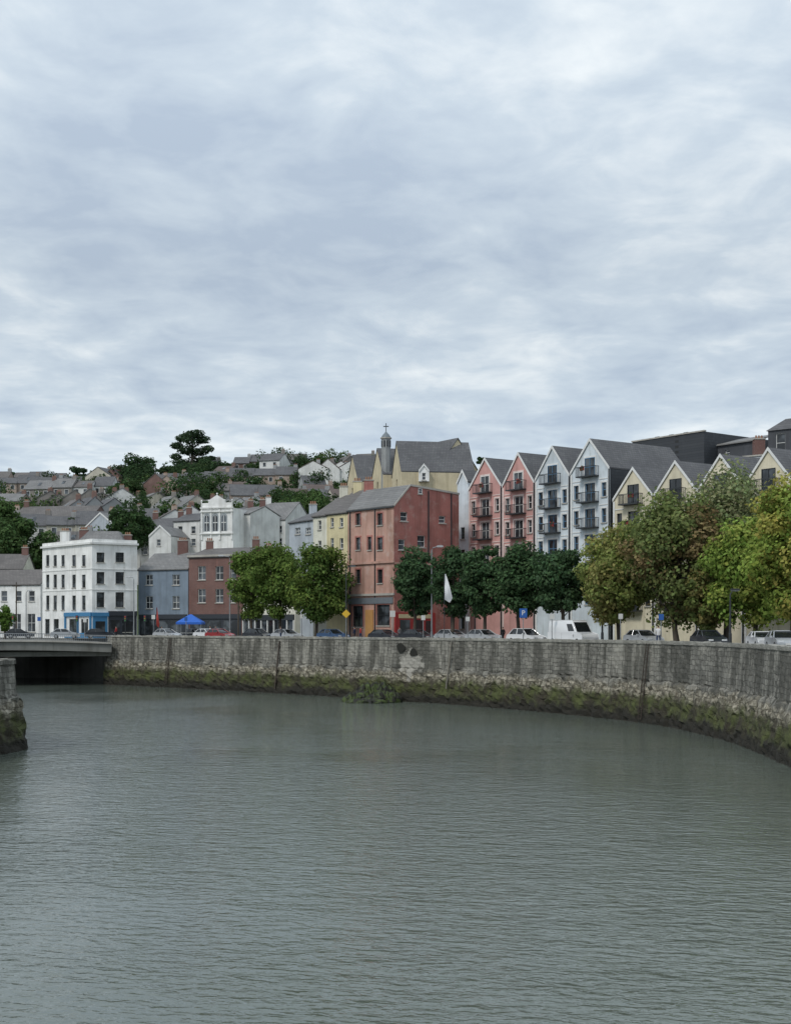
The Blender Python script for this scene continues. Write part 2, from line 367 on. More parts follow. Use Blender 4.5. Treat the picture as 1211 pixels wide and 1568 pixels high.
# ---------------------------------------------------------------- gabled apartment row
ROW=Wl((24.3-.57/.99865*60,147.5+.82/.99865*60),(24.3+.57/.99865*60,147.5-.82/.99865*60))
pink=render_mat('pink_render',(.58,.32,.29)); pinkdk=render_mat('pale_pink_trim',(.74,.62,.58)); pblue=render_mat('pale_blue_render',(.62,.68,.72))
cream=render_mat('cream_render',(.68,.62,.47)); beige=render_mat('beige_render',(.58,.50,.34)); clad=tile_mat('dark_slate_cladding',(.035,.04,.048),(.05,.055,.062),(.02,.02,.02),.6,.35,.015,.6,.3)
bluefr=plain('blue_window_frame',(.10,.22,.36),.5)
flower=[plain('red_flowers',(.45,.04,.04),.9),plain('balcony_plants',(.05,.12,.03),.9)]
rb=random.Random(3)
def apartment_bay(g,x0,x1,ya,ye,wall,fr,side=None,floors=6,trim=None,bal=True,surr=None):
    t0,t1=ROW.t(x0),ROW.t(x1); w=ROW.sub(t0,t1); D=(w.A.y+w.B.y)/2; za=SZ(ya,D); ze=SZ(ye,D); L=w.L; c=L/2
    wins=[]; fz=[]
    z=ze-.55
    k=0
    while z>QZ+1 and k<floors:
        wins.append((c-.85,c+.85,z,z+2.15)); 
        if k>0:
            wins.append((.55,1.35,z+.45,z+2.05)); wins.append((L-1.35,L-.55,z+.45,z+2.05))
        fz.append(z); z-=2.95; k+=1
    gabled(g,w,13,QZ-.1,ze,za,wall,slate,wins,side,fr,surr=surr)
    if bal:
        for i,z in enumerate(fz[:5]):
            if i==3: continue
            balcony(g,w,c-1.45,c+1.45,z+.02,.95)
            if rb.random()<.6:
                u=c+rb.uniform(-1.2,.7)
                for q in range(7): 
                    uu=u+q*.09; hh=rb.uniform(.15,.4); w.box(g,'plant_boxes',flower[q%2],uu,uu+.08,z+.6+rb.uniform(0,.1),z+.85+hh,.72,.85)
    tr=trim or white_fr
    for u in (0.02,L-.27): w.box(g,'pilasters',tr,u,u+.25,QZ,ze-.1,.004,.09)
    for z in fz[1:]: w.box(g,'string_courses',tr,.28,c-1.5,z+2.45,z+2.55,.003,.06); w.box(g,'string_courses',tr,c+1.5,L-.28,z+2.45,z+2.55,.003,.06)
    w.box(g,'downpipe',dark_fr,L-.1,L+.02,QZ,ze,.1,.2)
    return w,ze,za
g=G('pale_blue_apartment_building')
t0,t1=ROW.t(700),ROW.t(717); w=ROW.sub(t0,t1); ze=SZ(742,171)
gabled(g,w,12,QZ-.1,ze,ze+1.6,pblue,slate,[(w.L/2-.4,w.L/2+.4,z,z+1.5) for z in (QZ+1.5,QZ+4.5,QZ+7.5,QZ+10.3,QZ+13.2)],None,dark_fr)
g.done()
g=G('pink_gabled_apartment_building')
apartment_bay(g,718,768.5,703,748,pink,white_fr,trim=pinkdk,surr=pinkdk); apartment_bay(g,769.5,819,695,743,pink,white_fr,trim=pinkdk,surr=pinkdk)
g.done()
g=G('white_gabled_apartment_building')
apartment_bay(g,820,873,685,733,pblue,bluefr,surr=white_fr); w,ze,za=apartment_bay(g,874,934,674,722,pblue,bluefr,side=clad,surr=white_fr)
g.done()
g=G('cream_gabled_apartment_building')
for x0,x1,ya,ye in ((939,1001,718,764),(1002,1068,708,756),(1069,1139,698,749),(1140,1215,688,742),(1216,1300,678,735)):
    apartment_bay(g,x0,x1,ya,ye,cream,dark_fr,floors=5)
g.done()
def block(name,x0,D0,x1,D1,ytop,mat,depth=12,wins=[],parapet=True,z0=QZ-.1,fr=None):
    g=G(name); w=Wl(SP(x0,D0),SP(x1,D1)); zt=SZ(ytop,(D0+D1)/2)
    facade(g,w,z0,zt,[w.rect(*r) for r in wins],mat,fr)
    g.poly('side_walls',mat,[w.pt(w.L,z0),w.pt(w.L,z0,-depth),w.pt(w.L,zt,-depth),w.pt(w.L,zt)])
    g.poly('side_walls',mat,[w.pt(0,z0,-depth),w.pt(0,z0),w.pt(0,zt),w.pt(0,zt,-depth)])
    g.poly('side_walls',mat,[w.pt(w.L,z0,-depth),w.pt(0,z0,-depth),w.pt(0,zt,-depth),w.pt(w.L,zt,-depth)])
    g.poly('flat_roof',slate,[w.pt(0,zt-.1),w.pt(w.L,zt-.1),w.pt(w.L,zt-.1,-depth),w.pt(0,zt-.1,-depth)])
    if parapet: w.box(g,'parapet_coping',stone,-.1,w.L+.1,zt+.003,zt+.18,-.3,.12)
    return g,w,zt
dgrey=render_mat('dark_grey_cladding',(.075,.08,.09)); lgrey=render_mat('light_grey_cladding',(.36,.38,.40))
g,w,zt=block('dark_slate_office_building',968,178,1078,168,669,clad,14)
for u in (2,4.5,7): w.box(g,'roof_vents',dark_fr,u,u+.7,zt+.18,zt+.7,-3,-2.3)
g.done()
g,w,zt=block('dark_grey_office_building',1072,172,1165,164,680,dgrey,14,[(1085,690,1092,698),(1110,689,1117,697)])
g.slab('roof',slate2,[w.pt(-.2,zt+.1,.3),w.pt(w.L,zt+.1,.3),w.pt(w.L,zt+1.2,-4),w.pt(-.2,zt+1.2,-4)],.15); g.done()
g,w,zt=block('grey_modern_building',1138,160,1330,150,692,lgrey,16)
w2=Wl(w.pt(w.t(1165),0,-2)[:2],w.pt(w.t(1330),0,-2)[:2])
z1=SZ(660,160); z2=SZ(641,160)
facade(g,w2,zt-.1,z1,[(a,a+1.2,zt+.5,z1-.4) for a in (1,3,5,7)],dgrey)
g.hexa('mansard_roof',slate,[w2.pt(-.2,z1+.01,.2),w2.pt(w2.L,z1+.01,.2),w2.pt(w2.L,z1+.01,-9),w2.pt(-.2,z1+.01,-9),w2.pt(1.6,z2,-1.5),w2.pt(w2.L-1,z2,-1.5),w2.pt(w2.L-1,z2,-8),w2.pt(1.6,z2,-8)])
q=w2.pt(-1.2,0,0); chimney(g,q[0],q[1],zt-.2,SZ(672,160),1.3,1.0,brick,3)
g.done()

# ---------------------------------------------------------------- beige gabled church hall
g=G('beige_gabled_hall')
for x0,D0,x1,D1,ya,ye in ((531,226,549,217,698,742),(569,213,587,204,688,732),(600,202,615,193,677,728)):
    w=Wl(SP(x0,D0),SP(x1,D1)); D=(D0+D1)/2
    gabled(g,w,11,QZ,SZ(ye,D),SZ(ya,D),beige,slate,[(w.L/2-.5,w.L/2+.5,SZ(ye,D)-2.6,SZ(ye,D)-.6)],None,dark_fr,barge=False)
w=Wl(SP(664,196),SP(737,201)); gabled(g,w,14,QZ,SZ(728,199),SZ(673,199),beige,slate,[w.rect(694,710,700,722)],None,dark_fr,barge=False)
w=Wl(SP(641,193),SP(657,193)); gabled(g,w,3,SZ(737,193),SZ(722,193),SZ(712,193),WHITE(),slate,[(.5,1.05,SZ(735,193),SZ(724,193))])
g.done()
g=G('church_cupola'); x,D=SX(591,205),205; 
lead=plain('lead_roof',(.16,.19,.21),.6)
g.tube('drum',render_mat('cupola_stone',(.30,.31,.31)),[(x,D,SZ(690,D)-8),(x,D,SZ(672,D))],[.75,.72],8)
g.tube('cornice',stone,[(x,D,SZ(672,D)),(x,D,SZ(670,D))],[.9,.9],8)
g.tube('dome',lead,[(x,D,SZ(670,D)),(x,D,SZ(668,D)),(x,D,SZ(665.5,D)),(x,D,SZ(663,D)),(x,D,SZ(661,D))],[.75,.68,.5,.25,.1],12)
for k in range(8):
    a=k*math.pi/4+.39; g.box('louvres',dark_fr,x+.7*math.cos(a)-.12,x+.7*math.cos(a)+.12,D+.7*math.sin(a)-.12,D+.7*math.sin(a)+.12,SZ(684,D),SZ(675,D))
g.box('cross',dark_fr,x-.06,x+.06,D-.06,D+.06,SZ(661,D),SZ(648,D)); g.box('cross',dark_fr,x-.42,x+.42,D-.055,D+.055,SZ(653.5,D),SZ(652.2,D))
g.done()

# ---------------------------------------------------------------- coral corner building
dcor=Vector((.65,-.76)).normalized(); P1=Vector((-.2,158.)); P0=P1-dcor*8.95; P2=Vector((8.0,165.0))
coral=render_mat('coral_render',(.39,.155,.13),.9,.65,.35); coral2=render_mat('faded_pink_render',(.50,.30,.24),.9,.75,.6)
g=G('coral_corner_building'); w=Wl(P0,P1); ze=22.6
wins=[w.rect(*r) for r in [(x0,y0,x1,y1) for (x0,x1) in ((545,552),(578,586)) for (y0,y1) in ((786,804),(823,842),(872,893))]]
wins+= [w.rect(563,822,569,842)]
wins+= [w.rect(540,928,556,960),w.rect(577,926,597,958)]
facade(g,w,QZ-.1,ze,wins,coral2,dark_fr,surr=coral)
u0,u1,a,b=w.rect(560,934,572,972); w.box(g,'door',plain('orange_door_paint',(.50,.27,.10),.5),u0,u1,QZ,b,.004,.1)
for py in (862,911): 
    z=w.z(570,py); w.box(g,'cornices',stone if py>900 else coral2,-.05,w.L+.15,z-.12,z+.15,.004,.22)
z=w.z(570,921); w.box(g,'shop_fascia',plain('grey_fascia_paint',(.16,.18,.2),.5),.2,w.L-.1,z-.3,z+.45,.004,.14)
for u in (w.t(574),w.t(536)): w.box(g,'downpipe',dark_fr,u,u+.12,QZ,ze,.004,.12)
w.box(g,'gutter',dark_fr,-.1,w.L+.1,ze-.14,ze+.02,.05,.22)
e=Wl(P1,P2)
wins=[e.rect(*r) for r in ((613,784,624,798),(639,820,651,838),(672,790,682,801),(640,748,646,756),(641,856,650,872),(610,826,620,842))]
facade(g,e,QZ-.1,ze,wins,coral,white_fr)
ur=2.63
g.poly('walls',coral,[e.pt(0,ze),e.pt(e.L,ze),e.pt(e.L,24.7),e.pt(ur,25.25)])
for (a,b,c,d) in ((0,ze,ur,25.25),(ur,25.25,e.L,24.7)):
    g.hexa('verge',stone,[e.pt(a,b-.02,.12),e.pt(c,d-.02,.12),e.pt(c,d-.02,.003),e.pt(a,b-.02,.003),e.pt(a,b+.22,.12),e.pt(c,d+.22,.12),e.pt(c,d+.22,.003),e.pt(a,b+.22,.003)])
bk=e.u
def off(p,k): return Vector(p)+bk*k
g.slab('roof',slate2,[(*off(P0,-.1),ze+.15),(*off(P1,-.1),ze+.15),(*off(P1,ur),25.4),(*off(P0,ur),25.4)],.14)
g.slab('roof',slate2,[(*off(P0,ur),25.4),(*off(P1,ur),25.4),(*off(P1,e.L),24.85),(*off(P0,e.L),24.85)],.14)
bb=Wl(off(P0,e.L),P0); g.poly('rear_walls',coral,[bb.pt(0,QZ),bb.pt(bb.L,QZ),bb.pt(bb.L,ze),bb.pt(bb.L-ur,25.2),bb.pt(0,24.7)])
bb=Wl(P2,off(P0,e.L)); g.poly('rear_walls',coral,[bb.pt(0,QZ),bb.pt(bb.L,QZ),bb.pt(bb.L,24.7),bb.pt(0,24.7)])
for px in (655,690): u=e.t(px); e.box(g,'downpipe',dark_fr,u,u+.12,QZ,24.8,.004,.13)
z=e.z(620,863); e.box(g,'cornices',coral2,0,e.L,z-.1,z+.12,.003,.14)
red=plain('red_shopfront_paint',(.34,.03,.03),.45)
u1=e.t(665); e.box(g,'red_shopfront',red,.1,u1,QZ,QZ+3.5,.01,.2); e.box(g,'shop_window',glass,.8,2.4,QZ+.8,QZ+2.6,.2,.23); e.box(g,'shop_window',glass,3.0,4.6,QZ+.8,QZ+2.6,.2,.23); e.box(g,'shop_window',glass,5.0,5.9,QZ+.1,QZ+2.5,.2,.23)
e.box(g,'shop_sign',plain('cream_sign_paint',(.6,.5,.3),.5),.6,5.8,QZ+2.8,QZ+3.3,.2,.24)
q=off(P0,ur); chimney(g,q.x+.6,q.y,24.5,26.6,1.2,.8,coral,3)
g.done()
def terrace(name,A,B,ze,zr,depth,wall,roof,wins,chim=1,z0=QZ-.1,extra=None,fr=None,px=True):
    g=G(name); w=Wl(A,B)
    facade(g,w,z0,ze,[w.rect(*r) for r in wins] if px else wins,wall,fr)
    for a in (0,w.L):
        g.poly('end_walls',wall,[w.pt(a,z0,0),w.pt(a,z0,-depth),w.pt(a,ze,-depth),w.pt(a,zr,-depth/2),w.pt(a,ze,0)])
    g.poly('end_walls',wall,[w.pt(w.L,z0,-depth),w.pt(0,z0,-depth),w.pt(0,ze,-depth),w.pt(w.L,ze,-depth)])
    g.slab('roof',roof,[w.pt(-.1,ze+.12,.25),w.pt(w.L+.1,ze+.12,.25),w.pt(w.L+.1,zr+.18,-depth/2),w.pt(-.1,zr+.18,-depth/2)],.14)
    g.slab('roof',roof,[w.pt(-.1,zr+.18,-depth/2),w.pt(w.L+.1,zr+.18,-depth/2),w.pt(w.L+.1,ze+.12,-depth-.25),w.pt(-.1,ze+.12,-depth-.25)],.14)
    w.box(g,'gutter',dark_fr,-.1,w.L+.1,ze-.1,ze+.0,.02,.16)
    for k in range(chim):
        u=.7 if k==0 else w.L-.7; q=w.pt(u,0,-depth/2); chimney(g,q[0],q[1],zr-.6,zr+1.3,1.1,.7,brick if chim>1 else wall,3)
    if extra: extra(g,w)
    return g.done()
Py=P1-dcor*13.3; Pw=P1-dcor*16.2
yel=render_mat('yellow_render',(.66,.58,.36)); lyel=render_mat('pale_yellow_render',(.70,.68,.58))
terrace('yellow_townhouse',Py,P0,22.4,25.6,9,yel,slate3,[(x0,y0,x1,y1) for x0,x1 in ((506,511),(520,525.5)) for y0,y1 in ((793,807),(824,840),(856,872),(888,902))],1)
terrace('white_townhouse',Pw,Py,22.3,25.2,9,lyel,slate3,[(x0,y0,x1,y1) for x0,x1 in ((487,492),) for y0,y1 in ((797,811),(828,842),(860,874))],1)
gb=render_mat('grey_blue_render',(.20,.25,.31)); gb2=render_mat('light_grey_render',(.42,.46,.50))
terrace('grey_house',SP(443,186),SP(482,180),SZ(799,183),SZ(783,183),7,gb2,slate,[(452,808,460,818),(468,808,476,818)],1)
def shopcols(g,w):
    w.box(g,'shop_fascia',dark_fr,.2,w.L-.2,QZ+2.7,QZ+3.5,.004,.2)
    n=int(w.L/1.9)
    w.box(g,'shop_windows',glass,.3,w.L-.3,QZ+.4,QZ+2.7,.003,.03)
    for i in range(n+1): u=.1+(w.L-.5)*i/n; w.box(g,'shop_pilasters',white_fr,u,u+.25,QZ,QZ+2.7,.031,.15)
terrace('cream_shop_terrace',SP(372,197),SP(452,183),SZ(868,190),SZ(845,190),8,lyel,slate,[(x,y,x+7,y+14) for x in (380,397,414,431) for y in (878,908)],2,extra=shopcols)

# ---------------------------------------------------------------- left street buildings
W0=WHITE(); bluep=plain('blue_shop_paint',(.05,.20,.38),.45); charcoal=plain('charcoal_shop_paint',(.03,.035,.045),.5)
g=G('white_corner_building'); A=SP(65,213); C=SP(141,201); B=SP(210,205); w=Wl(A,C); zt=SZ(836,206)
wins=[(x0,y0,x1,y1) for x0,x1 in ((70.5,75.5),(82,87),(94,99),(110.5,116),(125.5,131)) for y0,y1 in ((850,867),(880,900),(912,934))]
wins+=[(69,948,76,972),(82,948,90,972),(106,948,117,970),(124,948,135,970)]
facade(g,w,QZ-.1,zt,[w.rect(*r) for r in wins],W0,dark_fr)
w2=Wl(C,B)
facade(g,w2,QZ-.1,zt,[w2.rect(x0,y0,x1,y1) for x0,x1 in ((148,160),(177,190)) for y0,y1 in ((846,861),(876,894),(907,930))]+[w2.rect(170,945,182,972),w2.rect(188,945,203,968)],W0,dark_fr)
for ww in (w,w2):
    ww.box(g,'cornice',white_fr,-.15,ww.L+.15,zt+.003,zt+.3,-.3,.35); ww.box(g,'parapet',W0,0,ww.L,zt+.3,zt+.8,-.25,.02)
    for py in (871,903): z=ww.z(135,py); ww.box(g,'string_course',white_fr,0,ww.L,z-.06,z+.08,.004,.07)
w2.box(g,'dark_shopfront',charcoal,w2.t(166),w2.L-.1,QZ,w2.z(190,943),.006,.05); w2.box(g,'shop_window',glass,w2.t(169),w2.t(183),QZ+.6,QZ+2.8,.051,.08); w2.box(g,'shop_window',glass,w2.t(187),w2.L-.5,QZ+.6,QZ+2.8,.051,.08)
u=w.t(100); w.box(g,'blue_shopfront',bluep,u,w.L,w.z(120,944),w.z(120,938),.01,.3)
for uu in (u,w.t(119),w.L-.5): w.box(g,'blue_shopfront',bluep,uu,uu+.4,QZ,w.z(120,944),.01,.22)
w.box(g,'blue_shopfront',bluep,u+.4,w.L-.5,QZ,QZ+.8,.011,.2)
u=w2.t(166); w2.box(g,'blue_shopfront',bluep,0,u,w2.z(150,944),w2.z(150,938),.01,.3); w2.box(g,'blue_shopfront',bluep,.1,u-.2,QZ,w2.z(150,944),.011,.15); w2.box(g,'shop_window',glass,.5,u-.6,QZ+.7,QZ+2.6,.16,.18)
w2.box(g,'dark_fascia',charcoal,u,w2.L-.1,w2.z(190,943),w2.z(190,936),.01,.25)
back=(w.pt(0,0,-10)); r=w2.pt(w2.L,0,-9)
g.poly('rear_walls',W0,[(*B,QZ),(r[0],r[1],QZ),(r[0],r[1],zt),(*B,zt)]); g.poly('rear_walls',W0,[(r[0],r[1],QZ),(back[0],back[1]+4,QZ),(back[0],back[1]+4,zt),(r[0],r[1],zt)]); g.poly('rear_walls',W0,[(back[0],back[1]+4,QZ),(*A,QZ),(*A,zt),(back[0],back[1]+4,zt)])
g.poly('flat_roof',slate,[(*A,zt+.1),(*C,zt+.1),(*B,zt+.1),(r[0],r[1],zt+.1),(back[0],back[1]+4,zt+.1)])
D=210; x0,x1=SX(112,D),SX(196,D)
z1=SZ(812,D); g.hexa('attic_roof',slate2,[(x0,D-1,zt+.12),(x1,D-1,zt+.12),(x1,D+6,zt+.12),(x0,D+6,zt+.12),(x0+2,D+2,z1),(x1-2,D+2,z1),(x1-2,D+4,z1),(x0+2,D+4,z1)])
chimney(g,SX(100,D),D,zt,SZ(814,D),1.5,.8,W0,4); chimney(g,SX(122,D),D+3,zt,SZ(810,D),1.4,.8,brick,4); chimney(g,SX(190,D),D+3,zt,SZ(818,D),1.2,.8,brick,3)
for px,py in ((103,795),(112,800),(118,790)):
    x=SX(px,D); g.box('aerials',dark_fr,x-.025,x+.025,D-.02,D+.03,zt,SZ(py,D)); g.box('aerials',dark_fr,x-.4,x+.4,D-.02,D+.02,SZ(py+3,D),SZ(py+2.5,D))
g.done()
def shop(g,w):
    w.box(g,'shop_fascia',charcoal,.2,w.L-.2,QZ+3.0,QZ+3.7,.004,.25); w.box(g,'shop_front',charcoal,.3,w.L-.3,QZ,QZ+3.0,.004,.08)
    n=3
    for i in range(n):
        a=.6+(w.L-1.2)*i/n; w.box(g,'shop_window',glass,a,a+(w.L-1.2)/n-.4,QZ+.6,QZ+2.7,.081,.1)
terrace('blue_grey_townhouse',SP(212,208),SP(288,204),SZ(873,206),SZ(846,206),9,gb,slate2,[(x0,y0,x1,y1) for x0,x1 in ((223,234),(264,275)) for y0,y1 in ((880,896),(913,932))],0,extra=lambda g,w:(shop(g,w),[chimney(g,*w.pt(u,0,-4.5)[:2],18,SZ(826,206),1.6,.8,brick,4) for u in (5.4,)]))
def shop2(g,w):
    shop(g,w); w.box(g,'cornice',stone,-.1,w.L+.1,SZ(852,200)+.06,SZ(852,200)+.35,.03,.3)
terrace('red_brick_townhouse',SP(289,203.9),SP(372,199),SZ(853,201),SZ(838,201),9,brick,slate3,[(x0,y0,x1,y1) for x0,x1 in ((303,315),(330,342),(353,362)) for y0,y1 in ((867,888),(902,923))],2,extra=shop2)
terrace('white_shop_building',SP(-40,224),SP(62,221),SZ(896,222),SZ(872,222),9,W0,slate3,[(x,y,x+9,y+16) for x in (-20,2,24,44) for y in (905,)]+[(x,940,x+12,968) for x in (-20,0,20,42)],1)
terrace('brown_house',SP(-40,236),SP(35,236),SZ(872,236),SZ(848,236),8,lyel,slate3,[],2)

# ---------------------------------------------------------------- hillside
def sst(t): t=max(0,min(1,t)); return t*t*(3-2*t)
def hz(x,y):
    top=57+ (7*sst((x+120)/80)) - 38*sst((x-5)/70) 
    r=QZ-.4+ (top-6)*(.28*sst((y-222)/70)+.72*sst((y-240)/270))
    return r+ (math.sin(x*.05+y*.02)*1.0 if y>260 else 0)
nx,ny=90,70; v=[];f=[]
for j in range(ny+1):
    y=224+j*(1100-224)/ny
    for i in range(nx+1):
        x=-700+i*(1000)/nx; v.append((x,y,hz(x,y) if 0<i<nx else QZ-.5))
for j in range(ny):
    for i in range(nx): o=j*(nx+1)+i; f.append((o,o+1,o+nx+2,o+nx+1))
m,nt,b=newmat('hillside_grass'); tc=N(nt,'ShaderNodeTexCoord').outputs['Object']
nt.links.new(mixc(nt,noise(nt,tc,.08,6,.7),(.035,.06,.022),(.08,.105,.04)),b.inputs['Base Color']); b.inputs['Roughness'].default_value=1
meshobj('hillside',v,f,m,None,True)
hw=[render_mat('hill_white',(.66,.66,.64)),render_mat('hill_cream',(.52,.49,.41)),render_mat('hill_grey',(.32,.33,.33)),render_mat('hill_stone',(.24,.22,.20)),tile_mat('hill_brick',(.17,.09,.072),(.21,.115,.092),(.16,.14,.13),.5,.2,.02),render_mat('hill_buff',(.38,.30,.25))]
hr=[slate,slate,slate,slate3,slate3,slate2,tile_mat('hill_dark_tiles',(.11,.08,.07),(.14,.105,.09),(.05,.04,.04),.5,.3,.02)]
chm=[hw[3],hw[2],hw[4],hw[5]]
def hill_house(g,x,y,wd,dp,hh,rh,rot,rnd,wall=None,roof=None,z=None):
    wall=wall or rnd.choice(hw); roof=roof or rnd.choice(hr)
    z0=(hz(x,y) if z is None else z); c,s=math.cos(rot),math.sin(rot)
    A=(x-wd/2*c,y-wd/2*s); B=(x+wd/2*c,y+wd/2*s); w=Wl(A,B); zb=z0-3; ze=z0+hh; zr=ze+rh
    g.poly('walls',wall,[w.pt(0,zb),w.pt(w.L,zb),w.pt(w.L,ze),w.pt(0,ze)])
    for a in (0,w.L): g.poly('walls',wall,[w.pt(a,zb,0),w.pt(a,zb,-dp),w.pt(a,ze,-dp),w.pt(a,zr,-dp/2),w.pt(a,ze,0)])
    g.poly('walls',wall,[w.pt(w.L,zb,-dp),w.pt(0,zb,-dp),w.pt(0,ze,-dp),w.pt(w.L,ze,-dp)])
    g.slab('roofs',roof,[w.pt(-.1,ze+.1,.3),w.pt(w.L+.1,ze+.1,.3),w.pt(w.L+.1,zr+.2,-dp/2),w.pt(-.1,zr+.2,-dp/2)],.18)
    g.slab('roofs',roof,[w.pt(-.1,zr+.2,-dp/2),w.pt(w.L+.1,zr+.2,-dp/2),w.pt(w.L+.1,ze+.1,-dp-.3),w.pt(-.1,ze+.1,-dp-.3)],.18)
    n=max(1,int(wd/2.6))
    for fl in (0,1):
        for k in range(n):
            u=wd*(k+.5)/n; zz=z0+hh-1.9-2.7*fl
            w.box(g,'window_surrounds',white_fr,u-.6,u+.6,zz-.08,zz+1.4,.005,.05); w.box(g,'window_panes',glass,u-.5,u+.5,zz,zz+1.3,.051,.07)
    if rnd.random()<.3:
        g.poly('rooflights',glass,[w.pt(wd/2-.5,ze+.1+rh*.35+.1,.3-(dp/2+.3)*.35),w.pt(wd/2+.4,ze+.1+rh*.35+.1,.3-(dp/2+.3)*.35),w.pt(wd/2+.4,ze+.1+rh*.7+.13,.3-(dp/2+.3)*.7),w.pt(wd/2-.5,ze+.1+rh*.7+.13,.3-(dp/2+.3)*.7)])
    if rnd.random()<.75:
        q=w.pt(w.L-.6,0,-dp/2); cm=rnd.choice(chm); ch=rnd.uniform(.7,1.3)
        g.box('chimneys',cm,q[0]-.6,q[0]+.6,q[1]-.4,q[1]+.4,zr-.5,zr+ch)
        for i in (-.35,0,.35): g.box('chimney_pots',pots,q[0]+i-.08,q[0]+i+.08,q[1]-.08,q[1]+.08,zr+ch,zr+ch+.35)
rnd=random.Random(11)
gaps=[]
for row,y in enumerate([262,284,303,322,342,362,384,406,430,455,482,512,535]):
    g=G('terraced_houses')
    x=SX(-60,y)+rnd.uniform(0,10); xe=SX(575 if y<400 else 800,y); slope=rnd.uniform(-.12,.12)
    rot0=rnd.uniform(-.2,.2)
    wall=rnd.choice(hw); roof=rnd.choice(hr); hb0=rnd.uniform(5,6); run=0
    while x<xe:
        wd=rnd.uniform(5.0,8.5)
        if rnd.random()<(.24 if y<500 else .12):
            gp=rnd.uniform(6,22); gaps.append((x+gp/2,y,gp)); x+=gp; rot0=rnd.choice([rnd.uniform(-.35,.35),rnd.uniform(-.35,.35),rnd.uniform(.9,1.4),rnd.uniform(-1.3,-.8)]); wall=rnd.choice(hw[:2]+hw); roof=rnd.choice(hr); hb0=rnd.uniform(4,7.5)
        if rnd.random()<.4: wall=rnd.choice(hw[:2]+hw)
        if rnd.random()<.25: roof=rnd.choice(hr)
        yy=y+slope*(x+80)*.5+rnd.uniform(-2,2)
        hill_house(g,x+wd/2,yy,wd,rnd.uniform(7,10),hb0+rnd.uniform(-.2,.2),rnd.uniform(2.0,3.4),rot0,rnd,wall,roof)
        x+=wd*max(.55,abs(math.cos(rot0)))
    g.done()
def sh(name,x0,x1,D,ye,yr,wall,roof,dp=9,ch=1,wx=None):
    wn=[]
    n=max(1,int((x1-x0)/15))
    for k in range(n):
        xc=x0+(x1-x0)*(k+.5)/n
        for dy in (7,26): wn.append((xc-3.5,ye+dy,xc+3.5,ye+dy+11))
    return terrace(name,SP(x0,D),SP(x1,D-3),SZ(ye,D),SZ(yr,D),dp,wall,roof,wn,ch,z0=QZ)
sh('white_hillside_house',357,383,252,789,776,hw[0],slate2,8,2); sh('white_hillside_house',384,437,258,798,768,hw[0],slate2,12,1)
sh('white_hillside_house',266,306,256,799,786,hw[0],slate,8,2); sh('grey_hillside_house',214,262,260,812,793,hw[2],slate,9,2)
sh('brick_school_building',12,133,292,803,772,hw[4],slate3,16,1)
g=G('white_gabled_house'); w=Wl(SP(130,272),SP(178,268)); gabled(g,w,10,QZ,SZ(808,270),SZ(786,270),gb2,slate2,[w.rect(150,812,156,822)]); g.done()
g=G('white_gabled_house'); w=Wl(SP(228,246),SP(262,245)); gabled(g,w,10,QZ,SZ(822,246),SZ(806,246),hw[0],slate2,[w.rect(240,826,246,836)]); g.done()
g=G('ornate_white_facade_building'); w=Wl(SP(308,247),SP(357,245)); zt=SZ(778,246); L=w.L
facade(g,w,QZ,zt,[],W0)
g.poly('side_walls',W0,[w.pt(L,QZ),w.pt(L,QZ,-14),w.pt(L,zt,-14),w.pt(L,zt)]); g.poly('side_walls',W0,[w.pt(0,QZ,-14),w.pt(0,QZ),w.pt(0,zt),w.pt(0,zt,-14)])
g.poly('roof',slate,[w.pt(0,zt),w.pt(L,zt),w.pt(L,zt,-14),w.pt(0,zt,-14)])
def arch(u0,u1,z0,z1,d,mat,part):
    c=(u0+u1)/2; r=(u1-u0)/2; pts=[w.pt(u0,z0,d),w.pt(u1,z0,d)]+[w.pt(c+r*math.cos(a),z1-r+r*math.sin(a),d) for a in [math.pi*k/12 for k in range(13)]]
    g.poly(part,mat,pts)
gp=render_mat('pale_grey_panel',(.36,.39,.41))
for u in (.45,2.2,3.95):
    arch(u,u+1.5,zt-4.4,zt-1.0,.012,gp,'arch_surrounds'); arch(u+.3,u+1.2,zt-4.3,zt-1.35,.03,glass,'arched_windows')
    w.box(g,'mullions',white_fr,u+.70,u+.80,zt-4.3,zt-1.4,.035,.07); w.box(g,'mullions',white_fr,u+.3,u+1.2,zt-2.8,zt-2.65,.035,.07)
for u in (0.02,1.97,3.72,L-.4): w.box(g,'pilasters',W0,u,u+.3,zt-6,zt,.004,.2)
for z in (zt-.75,zt-4.9,zt-.05): w.box(g,'cornices',W0,-.1,L+.1,z,z+.25,.005,.35)
w.box(g,'stepped_parapet',W0,.3,L-.3,zt+.2,zt+1.0,-.2,.1); w.box(g,'stepped_parapet',W0,1.6,L-1.6,zt+1.0,zt+1.6,-.2,.1)
g.poly('pediment',W0,[w.pt(1.8,zt+1.6,.1),w.pt(L-1.8,zt+1.6,.1),w.pt(L/2,zt+2.5,.1)])
for u in (.1,1.6,L/2,L-1.7,L-.2): 
    h=2.9 if u==L/2 else 1.6; q=w.pt(u,0,0); g.tube('finials',W0,[(q[0],q[1],zt+.3),(q[0],q[1],zt+h-.4),(q[0],q[1],zt+h-.2),(q[0],q[1],zt+h)],[.12,.1,.2,.03],8)
g.done()

